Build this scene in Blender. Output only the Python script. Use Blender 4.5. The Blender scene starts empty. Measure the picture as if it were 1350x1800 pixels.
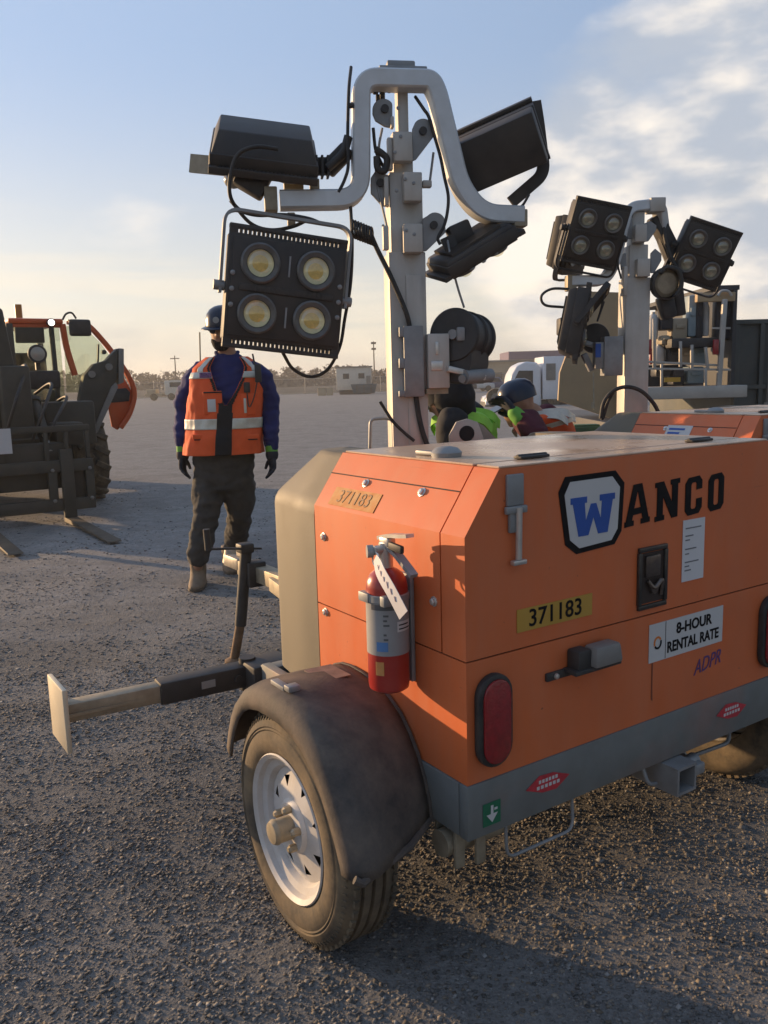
import bpy, bmesh, math, random
import numpy as np
from mathutils import Vector, Matrix, Quaternion, noise as mnoise

# ------------------------------------------------------------------ camera, sky, sun, exposure
C = bpy.context.scene.collection
SC = bpy.context.scene
PI = math.pi
FPX, PITCH, ROLL, CAMH = 1469.4, math.radians(8.906), math.radians(1.547), 1.4342
_f = Vector((0, math.cos(PITCH), -math.sin(PITCH)))
_u = Vector((0, math.sin(PITCH), math.cos(PITCH)))
_r = Vector((1, 0, 0))
_cr = math.cos(ROLL) * _r - math.sin(ROLL) * _u
_cu = math.sin(ROLL) * _r + math.cos(ROLL) * _u
cam_d = bpy.data.cameras.new('camera'); cam = bpy.data.objects.new('camera', cam_d); C.objects.link(cam)
cam_d.sensor_fit = 'VERTICAL'; cam_d.sensor_height = 36.0; cam_d.sensor_width = 27.0
cam_d.lens = 36.0 * FPX / 1800.0
cam_d.clip_start = 0.05; cam_d.clip_end = 3000
cam.matrix_world = Matrix(((_cr.x, _cu.x, -_f.x, 0), (_cr.y, _cu.y, -_f.y, 0), (_cr.z, _cu.z, -_f.z, CAMH), (0, 0, 0, 1)))
SC.camera = cam

SUN_EL, SUN_LEFT = math.radians(8.3), math.radians(58.5)       # low sun, left of the view direction (+Y)
sun_dir = Vector((-math.sin(SUN_LEFT) * math.cos(SUN_EL), math.cos(SUN_LEFT) * math.cos(SUN_EL), math.sin(SUN_EL)))
sl = bpy.data.lights.new('sun', 'SUN'); sl.energy = 4.4; sl.angle = math.radians(0.6); sl.color = (1.0, 0.66, 0.35)
so = bpy.data.objects.new('sun', sl); C.objects.link(so)
so.rotation_euler = (-sun_dir).to_track_quat('-Z', 'Y').to_euler(); so.location = (-20, 12, 8)

W = bpy.data.worlds.new('World'); SC.world = W; W.use_nodes = True
nt = W.node_tree; nt.nodes.clear()
def wn(t, **k):
    n = nt.nodes.new(t)
    for a, b in k.items(): setattr(n, a, b)
    return n
out = wn('ShaderNodeOutputWorld'); bg = wn('ShaderNodeBackground'); nt.links.new(bg.outputs[0], out.inputs[0])
sky = wn('ShaderNodeTexSky', sky_type='NISHITA', sun_disc=False, sun_elevation=SUN_EL, sun_rotation=-SUN_LEFT, altitude=60, air_density=1.0, dust_density=1.6, ozone_density=1.2)
bg.inputs[1].default_value = 0.112
tc = wn('ShaderNodeTexCoord')
def math_(op, a, b=None):
    n = wn('ShaderNodeMath', operation=op); n.use_clamp = False
    for i, v in enumerate((a, b)):
        if v is None: continue
        if isinstance(v, (int, float)): n.inputs[i].default_value = v
        else: nt.links.new(v, n.inputs[i])
    return n.outputs[0]
def mapr(v, a, b, c=0.0, d=1.0):
    n = wn('ShaderNodeMapRange'); n.interpolation_type = 'SMOOTHSTEP'
    nt.links.new(v, n.inputs[0]); n.inputs[1].default_value = a; n.inputs[2].default_value = b; n.inputs[3].default_value = c; n.inputs[4].default_value = d
    return n.outputs[0]
sep = wn('ShaderNodeSeparateXYZ'); nt.links.new(tc.outputs['Generated'], sep.inputs[0])
el = sep.outputs[2]
mp = wn('ShaderNodeMapping'); nt.links.new(tc.outputs['Generated'], mp.inputs[0]); mp.inputs['Scale'].default_value = (1.0, 1.0, 1.7); mp.inputs['Location'].default_value = (1.7, 0.4, 0.25); mp.inputs['Rotation'].default_value = (0, 0.10, 0)
n1 = wn('ShaderNodeTexNoise'); nt.links.new(mp.outputs[0], n1.inputs[0]); n1.inputs['Scale'].default_value = 2.8; n1.inputs['Detail'].default_value = 9; n1.inputs['Roughness'].default_value = 0.56; n1.inputs['Distortion'].default_value = 0.15
mp2 = wn('ShaderNodeMapping'); nt.links.new(tc.outputs['Generated'], mp2.inputs[0]); mp2.inputs['Scale'].default_value = (1.0, 1.0, 11.0); mp2.inputs['Location'].default_value = (5.1, 2.3, 1.0)
n2 = wn('ShaderNodeTexNoise'); nt.links.new(mp2.outputs[0], n2.inputs[0]); n2.inputs['Scale'].default_value = 2.6; n2.inputs['Detail'].default_value = 8; n2.inputs['Roughness'].default_value = 0.55
# the big cloud bank stands to the right of the view, the low streaks lie all along the horizon
dirc = wn('ShaderNodeVectorMath', operation='DOT_PRODUCT'); nt.links.new(tc.outputs['Generated'], dirc.inputs[0])
_az, _ce = math.radians(25), math.radians(9.5); dirc.inputs[1].default_value = (math.sin(_az) * math.cos(_ce), math.cos(_az) * math.cos(_ce), math.sin(_ce))
bank = mapr(dirc.outputs['Value'], 0.93, 0.982, -0.22, 0.28)
low = mapr(el, 0.0, 0.20, 0.12, 0.0)
hi = mapr(el, 0.16, 0.42, 0.0, -0.13)
cv = math_('ADD', math_('ADD', n1.outputs[0], bank), hi)
cov1 = mapr(cv, 0.45, 0.66, 0.0, 0.92)
cov2 = math_('MULTIPLY', mapr(math_('ADD', n2.outputs[0], low), 0.52, 0.72), mapr(el, 0.0, 0.26, 1.0, 0.0))
cov2 = math_('MULTIPLY', cov2, 0.55)
mp3 = wn('ShaderNodeMapping'); nt.links.new(tc.outputs['Generated'], mp3.inputs[0]); mp3.inputs['Scale'].default_value = (1.0, 1.0, 2.2); mp3.inputs['Location'].default_value = (0.3, 1.9, 0.6)
n3 = wn('ShaderNodeTexNoise'); nt.links.new(mp3.outputs[0], n3.inputs[0]); n3.inputs['Scale'].default_value = 5.5; n3.inputs['Detail'].default_value = 7; n3.inputs['Roughness'].default_value = 0.5
shade = mapr(n3.outputs[0], 0.38, 0.56)
ccol = wn('ShaderNodeMix', data_type='RGBA'); nt.links.new(shade, ccol.inputs[0])
ccol.inputs[6].default_value = (3.0, 3.3, 3.8, 1); ccol.inputs[7].default_value = (6.6, 6.0, 5.3, 1)
scol = wn('ShaderNodeMix', data_type='RGBA'); nt.links.new(mapr(n1.outputs[0], 0.4, 0.6), scol.inputs[0])
scol.inputs[6].default_value = (3.2, 3.3, 3.4, 1); scol.inputs[7].default_value = (6.6, 5.7, 4.4, 1)
# thin high veil that pales the whole sky, brighter towards the sun, creamier towards the horizon
vcol = wn('ShaderNodeMix', data_type='RGBA'); nt.links.new(mapr(el, 0.0, 0.36), vcol.inputs[0])
vcol.inputs[6].default_value = (5.1, 4.85, 4.35, 1); vcol.inputs[7].default_value = (2.5, 3.35, 4.9, 1)
dsun = wn('ShaderNodeVectorMath', operation='DOT_PRODUCT'); nt.links.new(tc.outputs['Generated'], dsun.inputs[0]); dsun.inputs[1].default_value = tuple(sun_dir)
vk = wn('ShaderNodeMapRange'); nt.links.new(dsun.outputs['Value'], vk.inputs[0]); vk.inputs[1].default_value = -1.0; vk.inputs[2].default_value = 1.0; vk.inputs[3].default_value = 0.35; vk.inputs[4].default_value = 1.15
vs_ = wn('ShaderNodeVectorMath', operation='SCALE'); nt.links.new(vcol.outputs[2], vs_.inputs[0]); nt.links.new(vk.outputs[0], vs_.inputs[3])
veil = wn('ShaderNodeMix', data_type='RGBA'); veil.inputs[0].default_value = 0.80
nt.links.new(sky.outputs[0], veil.inputs[6]); nt.links.new(vs_.outputs[0], veil.inputs[7])
mA = wn('ShaderNodeMix', data_type='RGBA'); nt.links.new(cov1, mA.inputs[0]); nt.links.new(veil.outputs[2], mA.inputs[6]); nt.links.new(ccol.outputs[2], mA.inputs[7])
mB = wn('ShaderNodeMix', data_type='RGBA'); nt.links.new(cov2, mB.inputs[0]); nt.links.new(mA.outputs[2], mB.inputs[6]); nt.links.new(scol.outputs[2], mB.inputs[7])
nt.links.new(mB.outputs[2], bg.inputs[0])
SC.view_settings.view_transform = 'Standard'; SC.view_settings.look = 'None'; SC.view_settings.gamma = 1.0; SC.view_settings.use_curve_mapping = False
SC.view_settings.exposure = 0.62
SC.cycles.max_bounces = 6; SC.cycles.transparent_max_bounces = 12

# ------------------------------------------------------------------ survey helpers: a photo point at a known depth, plane or height
def ray(x, y):
    qx, qy = x - 675.0, y - 900.0
    v = (qx / FPX) * _cr - (qy / FPX) * _cu + _f
    return v / v.y
def at(x, y, Y):
    return Vector((0, 0, CAMH)) + ray(x, y) * Y
def ground_at(x, y, z=0.0):
    v = ray(x, y); return Vector((0, 0, CAMH)) + v * ((z - CAMH) / v.z)
def on_plane(x, y, P, n):
    v = ray(x, y); o = Vector((0, 0, CAMH)); return o + v * ((P - o).dot(n) / v.dot(n))

# ------------------------------------------------------------------ materials
MATS = {}
def M(name, col, rough=0.55, metal=0.0, var=0.12, scale=6.0, bump=0.0, bscale=60.0, dust=0.0, dcol=(0.30, 0.245, 0.18), dscale=3.0, spec=0.5, coat=0.0, streak=False, chips=False):
    if name in MATS: return MATS[name]
    m = bpy.data.materials.new(name); m.use_nodes = True; t = m.node_tree; L = t.links
    b = t.nodes['Principled BSDF']; b.inputs['Roughness'].default_value = rough; b.inputs['Metallic'].default_value = metal
    b.inputs['Specular IOR Level'].default_value = spec; b.inputs['Coat Weight'].default_value = coat; b.inputs['Coat Roughness'].default_value = 0.25
    co = t.nodes.new('ShaderNodeTexCoord'); src = co.outputs['Object']
    n = t.nodes.new('ShaderNodeTexNoise'); n.inputs['Scale'].default_value = scale; n.inputs['Detail'].default_value = 6; n.inputs['Roughness'].default_value = 0.6
    L.new(src, n.inputs[0])
    r = t.nodes.new('ShaderNodeMapRange'); L.new(n.outputs[0], r.inputs[0]); r.inputs[1].default_value = 0.3; r.inputs[2].default_value = 0.7
    mx = t.nodes.new('ShaderNodeMix'); mx.data_type = 'RGBA'; L.new(r.outputs[0], mx.inputs[0])
    mx.inputs[6].default_value = tuple(c * (1 - var) for c in col) + (1,); mx.inputs[7].default_value = tuple(min(1, c * (1 + var)) for c in col) + (1,)
    o = mx.outputs[2]
    if dust > 0:
        d = t.nodes.new('ShaderNodeTexNoise'); d.inputs['Scale'].default_value = dscale; d.inputs['Detail'].default_value = 10; d.inputs['Roughness'].default_value = 0.68
        if streak:
            mpn = t.nodes.new('ShaderNodeMapping'); mpn.inputs['Scale'].default_value = (3.0, 3.0, 0.6); L.new(src, mpn.inputs[0]); L.new(mpn.outputs[0], d.inputs[0])
        else: L.new(src, d.inputs[0])
        dr = t.nodes.new('ShaderNodeMapRange'); L.new(d.outputs[0], dr.inputs[0]); dr.inputs[1].default_value = 0.35; dr.inputs[2].default_value = 0.75; dr.inputs[4].default_value = dust
        dm = t.nodes.new('ShaderNodeMix'); dm.data_type = 'RGBA'; L.new(dr.outputs[0], dm.inputs[0]); L.new(o, dm.inputs[6]); dm.inputs[7].default_value = dcol + (1,)
        o = dm.outputs[2]
        rr = t.nodes.new('ShaderNodeMapRange'); L.new(dr.outputs[0], rr.inputs[0]); rr.inputs[3].default_value = rough; rr.inputs[4].default_value = min(1, rough + 0.4); L.new(rr.outputs[0], b.inputs['Roughness'])
    if chips:                        # fine scratches and small chips in the paint
        for sc_, mpv, lo, hi, amt, cc in ((60.0, (1, 1, 1), 0.70, 0.74, 0.75, (0.10, 0.05, 0.035)), (9.0, (9.0, 9.0, 0.5), 0.70, 0.78, 0.35, (0.55, 0.33, 0.22)), (7.0, (0.35, 0.35, 9.0), 0.71, 0.80, 0.45, (0.26, 0.075, 0.03)), (1.7, (1, 1, 1), 0.55, 0.85, 0.40, (0.46, 0.12, 0.045))):
            q = t.nodes.new('ShaderNodeMapping'); q.inputs['Scale'].default_value = mpv; q.inputs['Rotation'].default_value = (0.1, 0.2, 0.15); L.new(src, q.inputs[0])
            k = t.nodes.new('ShaderNodeTexNoise'); k.inputs['Scale'].default_value = sc_; k.inputs['Detail'].default_value = 4; k.inputs['Roughness'].default_value = 0.65; L.new(q.outputs[0], k.inputs[0])
            kr = t.nodes.new('ShaderNodeMapRange'); L.new(k.outputs[0], kr.inputs[0]); kr.inputs[1].default_value = lo; kr.inputs[2].default_value = hi; kr.inputs[4].default_value = amt
            km = t.nodes.new('ShaderNodeMix'); km.data_type = 'RGBA'; L.new(kr.outputs[0], km.inputs[0]); L.new(o, km.inputs[6]); km.inputs[7].default_value = cc + (1,); o = km.outputs[2]
    L.new(o, b.inputs['Base Color'])
    if bump > 0:
        bn = t.nodes.new('ShaderNodeTexNoise'); bn.inputs['Scale'].default_value = bscale; bn.inputs['Detail'].default_value = 5; L.new(src, bn.inputs[0])
        bp = t.nodes.new('ShaderNodeBump'); bp.inputs['Strength'].default_value = bump; bp.inputs['Distance'].default_value = 0.01; L.new(bn.outputs[0], bp.inputs['Height']); L.new(bp.outputs[0], b.inputs['Normal'])
    MATS[name] = m; return m
def glass(name, tint, alpha=0.25, rough=0.05):
    if name in MATS: return MATS[name]
    m = bpy.data.materials.new(name); m.use_nodes = True; t = m.node_tree; t.nodes.clear()
    o = t.nodes.new('ShaderNodeOutputMaterial'); a = t.nodes.new('ShaderNodeBsdfTransparent'); a.inputs[0].default_value = tint + (1,)
    g = t.nodes.new('ShaderNodeBsdfGlossy'); g.inputs['Roughness'].default_value = rough; g.inputs[0].default_value = (0.8, 0.85, 0.8, 1)
    x = t.nodes.new('ShaderNodeMixShader'); x.inputs[0].default_value = alpha
    t.links.new(a.outputs[0], x.inputs[1]); t.links.new(g.outputs[0], x.inputs[2]); t.links.new(x.outputs[0], o.inputs[0])
    MATS[name] = m; return m
def emit(name, col, s):
    m = bpy.data.materials.new(name); m.use_nodes = True; b = m.node_tree.nodes['Principled BSDF']
    b.inputs['Base Color'].default_value = col + (1,); b.inputs['Emission Color'].default_value = col + (1,); b.inputs['Emission Strength'].default_value = s
    MATS[name] = m; return m

ORANGE = M('orange paint', (0.66, 0.146, 0.040), 0.46, var=0.08, scale=3, dust=0.30, dcol=(0.56, 0.25, 0.15), dscale=4.5, bump=0.03, bscale=5, streak=True, chips=True)
ORANGE_TOP = M('dusty sky-paled orange roof', (0.56, 0.36, 0.23), 0.16, var=0.10, scale=4, dust=0.9, dcol=(0.60, 0.47, 0.35), dscale=3)  # pale tan is dust plus grazing sky reflection put into the colour
GALV = M('galvanised steel', (0.29, 0.30, 0.31), 0.5, 0.35, var=0.18, scale=14, dust=0.45, dcol=(0.22, 0.195, 0.165), dscale=6)
MASTM = M('mast steel', (0.50, 0.47, 0.43), 0.5, 0.25, var=0.10, scale=7, dust=0.35, dcol=(0.34, 0.29, 0.22), dscale=8, streak=True)
ALU = M('aluminium bar', (0.60, 0.62, 0.64), 0.42, 0.3, var=0.08, scale=12, dust=0.3, dcol=(0.42, 0.38, 0.32), dscale=7)
BLACKM = M('black powder coat', (0.030, 0.029, 0.030), 0.55, var=0.25, scale=20, dust=0.22, dcol=(0.16, 0.13, 0.10), dscale=9)
BRONZE = M('dusty black housing', (0.036, 0.032, 0.030), 0.55, var=0.2, scale=14, dust=0.3, dcol=(0.15, 0.12, 0.09), dscale=6)
RUBBER = M('cable rubber', (0.022, 0.022, 0.023), 0.6, var=0.2, dust=0.15, dscale=20)
TYRE = M('tyre rubber', (0.045, 0.040, 0.034), 0.85, var=0.2, scale=18, dust=0.82, dcol=(0.30, 0.22, 0.13), dscale=7, bump=0.1, bscale=80)
FENDER = M('fender plastic', (0.050, 0.046, 0.046), 0.72, spec=0.3, var=0.2, scale=10, dust=0.75, dcol=(0.25, 0.195, 0.15), dscale=6, bump=0.12, bscale=130)
CAPM = M('grey plastic shroud', (0.15, 0.13, 0.095), 0.6, var=0.10, scale=5, dust=0.4, dcol=(0.20, 0.165, 0.11), dscale=5, bump=0.04, bscale=90)
RIM = M('white rim', (0.58, 0.57, 0.565), 0.45, var=0.08, dust=0.6, dcol=(0.34, 0.28, 0.21), dscale=12, chips=True)
RUSTY = M('rusty steel', (0.17, 0.10, 0.055), 0.75, 0.2, var=0.4, scale=25, dust=0.3)
TAN_STEEL = M('dull zinc steel', (0.34, 0.29, 0.21), 0.55, 0.3, var=0.25, scale=20, dust=0.3)
DARK = M('dark interior', (0.015, 0.015, 0.016), 0.8)
REDLENS = M('red lens', (0.27, 0.012, 0.016), 0.25, var=0.25, scale=60, coat=0.5, bump=0.25, bscale=160)
EXTRED = M('extinguisher red', (0.36, 0.018, 0.014), 0.3, var=0.08, dust=0.15, coat=0.3)
CHROME = M('worn aluminium', (0.62, 0.60, 0.57), 0.35, 0.7, var=0.12, scale=25)
WHITE = M('white vinyl', (0.60, 0.59, 0.58), 0.55, var=0.05, dust=0.15)
PAPER = M('white paper', (0.66, 0.64, 0.64), 0.8, var=0.04)
INK = M('black ink', (0.012, 0.011, 0.012), 0.7, var=0.15, scale=60, spec=0.15)
FRAMEM = M('frame grey paint', (0.165, 0.18, 0.18), 0.55, 0.15, var=0.15, scale=9, dust=0.4, dcol=(0.20, 0.18, 0.15), dscale=6, chips=True)
BLUEINK = M('blue vinyl', (0.02, 0.085, 0.36), 0.5, var=0.1)
YELLOW = M('yellow vinyl', (0.52, 0.29, 0.03), 0.55, var=0.1, dust=0.2)
FADEDY = M('faded yellow vinyl', (0.55, 0.29, 0.09), 0.6, var=0.15, scale=20, dust=0.8, dcol=(0.60, 0.19, 0.06), dscale=30)
FADEDK = M('faded digits', (0.30, 0.17, 0.08), 0.6, var=0.4, scale=40)
LABELGREY = M('grey label', (0.30, 0.30, 0.30), 0.5, var=0.1)
GREEN = M('green label', (0.012, 0.14, 0.07), 0.5)
REDINK = M('red label', (0.50, 0.035, 0.05), 0.5, var=0.25, scale=40)
PURPLE = M('purple paint pen', (0.10, 0.045, 0.16), 0.6)
ORANGEINK = M('orange ink', (0.7, 0.2, 0.03), 0.5)
LED = M('amber lens', (0.62, 0.50, 0.20), 0.22, var=0.10, scale=30, coat=0.6)
LEDRING = M('reflector ring', (0.13, 0.125, 0.12), 0.35, 0.3, var=0.2, scale=30)
REFL = M('reflector', (0.82, 0.77, 0.58), 0.3, 0.4, var=0.08, scale=60)
REFL2 = M('dull reflector', (0.30, 0.29, 0.27), 0.3, 0.5, var=0.1, scale=60)
LENSG = glass('lens glass', (0.96, 0.93, 0.82), 0.16, 0.08)
CHIP = M('amber led chip', (0.84, 0.62, 0.20), 0.45, var=0.15, scale=90)
CLEARL = M('clear lens', (0.34, 0.32, 0.28), 0.15, 0.1, var=0.1, coat=0.8)

# ------------------------------------------------------------------ mesh builder
def orient(z, x=None):
    z = Vector(z).normalized()
    x = Vector(x) if x is not None else (Vector((1, 0, 0)) if abs(z.x) < 0.9 else Vector((0, 1, 0)))
    x = (x - z * x.dot(z)).normalized(); y = z.cross(x)
    return Matrix((x, y, z)).transposed()
class MB:
    def __init__(s, T=None): s.bm = bmesh.new(); s.T = T or Matrix.Identity(4)
    def _add(s, verts, faces):
        vs = [s.bm.verts.new(s.T @ Vector(v)) for v in verts]
        fs = []
        for f in faces:
            try: fs.append(s.bm.faces.new([vs[i] for i in f]))
            except ValueError: pass
        return vs, fs
    def box(s, c, size, R=None, bev=0.0, seg=2, taper=None):
        hx, hy, hz = size[0] / 2, size[1] / 2, size[2] / 2; c = Vector(c)
        vv = []
        for z in (-1, 1):
            k = taper if (taper and z > 0) else (1, 1)
            for a, b in ((-1, -1), (1, -1), (1, 1), (-1, 1)): vv.append(Vector((a * hx * k[0], b * hy * k[1], z * hz)))
        if R is not None: vv = [R @ v for v in vv]
        vs, fs = s._add([c + v for v in vv], [(3, 2, 1, 0), (4, 5, 6, 7), (0, 1, 5, 4), (1, 2, 6, 5), (2, 3, 7, 6), (3, 0, 4, 7)])
        if bev > 0:
            es = list({e for f in fs for e in f.edges})
            bmesh.ops.bevel(s.bm, geom=es, offset=bev, segments=seg, affect='EDGES', profile=0.5)
        return s
    def bar(s, p0, p1, w, h, up=(0, 0, 1), bev=0.0):
        p0, p1 = Vector(p0), Vector(p1); d = p1 - p0
        R = orient(d, Vector(up).cross(d) if Vector(up).cross(d).length > 1e-6 else None)
        return s.box((p0 + p1) / 2, (w, h, d.length), R, bev)
    def poly(s, pts, ext, bev=0.0, seg=2):
        n = len(pts); e = Vector(ext); pts = [Vector(p) for p in pts]
        vs, fs = s._add(pts + [p + e for p in pts], [tuple(range(n - 1, -1, -1)), tuple(range(n, 2 * n))] + [(i, (i + 1) % n, n + (i + 1) % n, n + i) for i in range(n)])
        bmesh.ops.recalc_face_normals(s.bm, faces=fs)
        if bev > 0:
            bmesh.ops.bevel(s.bm, geom=list({x for f in fs for x in f.edges}), offset=bev, segments=seg, affect='EDGES', profile=0.5)
        return s
    def loft(s, rings, cap=True, closed=True):
        n = len(rings[0]); vs = [v for r in rings for v in r]; fs = []
        for i in range(len(rings) - 1):
            for j in range(n if closed else n - 1):
                k = (j + 1) % n; fs.append((i * n + j, i * n + k, (i + 1) * n + k, (i + 1) * n + j))
        if cap and closed: fs.append(tuple(range(n - 1, -1, -1))); fs.append(tuple((len(rings) - 1) * n + j for j in range(n)))
        v, f = s._add(vs, fs); bmesh.ops.recalc_face_normals(s.bm, faces=f); return s
    def sweep(s, path, prof, nrm=None, closed=False):
        path = [Vector(p) for p in path]; rings = []; N = len(path)
        t0 = (path[1] - path[0]).normalized()
        if nrm is None: nrm = Vector((0, 0, 1)) if abs(t0.z) < 0.9 else Vector((1, 0, 0))
        n = Vector(nrm); n = (n - t0 * n.dot(t0)).normalized(); pt = t0
        for i, p in enumerate(path):
            a = path[max(i - 1, 0)]; b = path[min(i + 1, N - 1)]; t = (b - a).normalized()
            q = pt.rotation_difference(t); n = q @ n; n = (n - t * n.dot(t)).normalized(); pt = t
            bn = t.cross(n); sc = prof if not callable(prof) else prof(i / (N - 1))
            rings.append([p + n * x + bn * y for x, y in sc])
        return s.loft(rings)
    def tube(s, path, r, seg=8):
        rr = r if callable(r) else (lambda t: r)
        return s.sweep(path, lambda t: [(rr(t) * math.cos(2 * PI * k / seg), rr(t) * math.sin(2 * PI * k / seg)) for k in range(seg)])
    def cyl(s, p0, p1, r, seg=20, r2=None):
        p0, p1 = Vector(p0), Vector(p1); return s.lathe([(r, 0), (r if r2 is None else r2, (p1 - p0).length)], p0, p1 - p0, seg)
    def lathe(s, prof, o, ax, seg=24, cap=True):
        R = orient(ax); o = Vector(o)
        rings = [[o + R @ Vector((max(r, 1e-5) * math.cos(2 * PI * k / seg), max(r, 1e-5) * math.sin(2 * PI * k / seg), z)) for k in range(seg)] for r, z in prof]
        return s.loft(rings, cap)
    def ball(s, c, r, seg=12, sc=(1, 1, 1), R=None):
        c = Vector(c); rings = []
        n = max(6, seg // 2)
        for i in range(n + 1):
            a = -PI / 2 + PI * i / n; rr = max(math.cos(a), 1e-3)
            ring = [Vector((r * sc[0] * rr * math.cos(2 * PI * k / seg), r * sc[1] * rr * math.sin(2 * PI * k / seg), r * sc[2] * math.sin(a))) for k in range(seg)]
            rings.append([c + (R @ v if R is not None else v) for v in ring])
        return s.loft(rings)
    def text(s, body, size, mtx, ext=0.0006, align='CENTER', sx=1.0, bold=0.0):
        cu = bpy.data.curves.new('t', 'FONT'); cu.body = body; cu.size = size; cu.extrude = ext; cu.align_x = align; cu.align_y = 'CENTER'; cu.resolution_u = 3; cu.offset = bold
        ob = bpy.data.objects.new('t', cu); C.objects.link(ob); dg = bpy.context.evaluated_depsgraph_get()
        me = ob.evaluated_get(dg).to_mesh()
        S = mtx @ Matrix.Diagonal((sx, 1, 1, 1))
        s._add([S @ v.co for v in me.vertices], [tuple(p.vertices) for p in me.polygons])
        bpy.data.objects.remove(ob); bpy.data.curves.remove(cu); return s
    def build(s, name, mat, parent=None, smooth=35, loc=None):
        me = bpy.data.meshes.new(name); bmesh.ops.remove_doubles(s.bm, verts=s.bm.verts, dist=1e-6) if False else None
        if loc is not None:
            for v in s.bm.verts: v.co -= Vector(loc)
        s.bm.to_mesh(me); s.bm.free()
        if smooth: me.shade_smooth(); me.set_sharp_from_angle(angle=math.radians(smooth))
        me.materials.append(mat)
        o = bpy.data.objects.new(name, me); C.objects.link(o)
        if parent is not None: o.parent = parent
        if loc is not None: o.location = loc
        return o
def fillet(pts, rad, n=6):
    pts = [Vector(p) for p in pts]; o = [pts[0]]
    for i in range(1, len(pts) - 1):
        a, b, c = pts[i - 1], pts[i], pts[i + 1]; r = rad[i] if isinstance(rad, dict) else rad
        r = min(r, (a - b).length * 0.49, (c - b).length * 0.49)
        p, q = b + (a - b).normalized() * r, b + (c - b).normalized() * r
        for k in range(n + 1):
            t = k / n; o.append(p * (1 - t) ** 2 + b * 2 * t * (1 - t) + q * t * t)
    o.append(pts[-1]); return o
def curve(pts, n=8):
    pts = [Vector(p) for p in pts]; P = [pts[0] * 2 - pts[1]] + pts + [pts[-1] * 2 - pts[-2]]; o = []
    for i in range(1, len(P) - 2):
        for k in range(n):
            t = k / n; a, b, c, d = P[i - 1], P[i], P[i + 1], P[i + 2]
            o.append(0.5 * ((2 * b) + (c - a) * t + (2 * a - 5 * b + 4 * c - d) * t * t + (3 * b - a - 3 * c + d) * t ** 3))
    o.append(pts[-1]); return o
def rect(w, h, b=0.0):
    w /= 2; h /= 2
    if b <= 0: return [(-w, -h), (w, -h), (w, h), (-w, h)]
    return [(-w + b, -h), (w - b, -h), (w, -h + b), (w, h - b), (w - b, h), (-w + b, h), (-w, h - b), (-w, -h + b)]
def thing(name, label, cat, loc=(0, 0, 0), rotz=0.0, group=None):
    o = bpy.data.objects.new(name, None); C.objects.link(o); o.location = loc; o.rotation_euler = (0, 0, rotz); o.empty_display_size = 0.2
    return tag(o, label, cat, group)
def tag(o, label=None, cat=None, group=None, kind=None):
    if label: o['label'] = label
    if cat: o['category'] = cat
    if group: o['group'] = group
    if kind: o['kind'] = kind
    return o
RX90 = Matrix.Rotation(PI / 2, 4, 'X')

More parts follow.
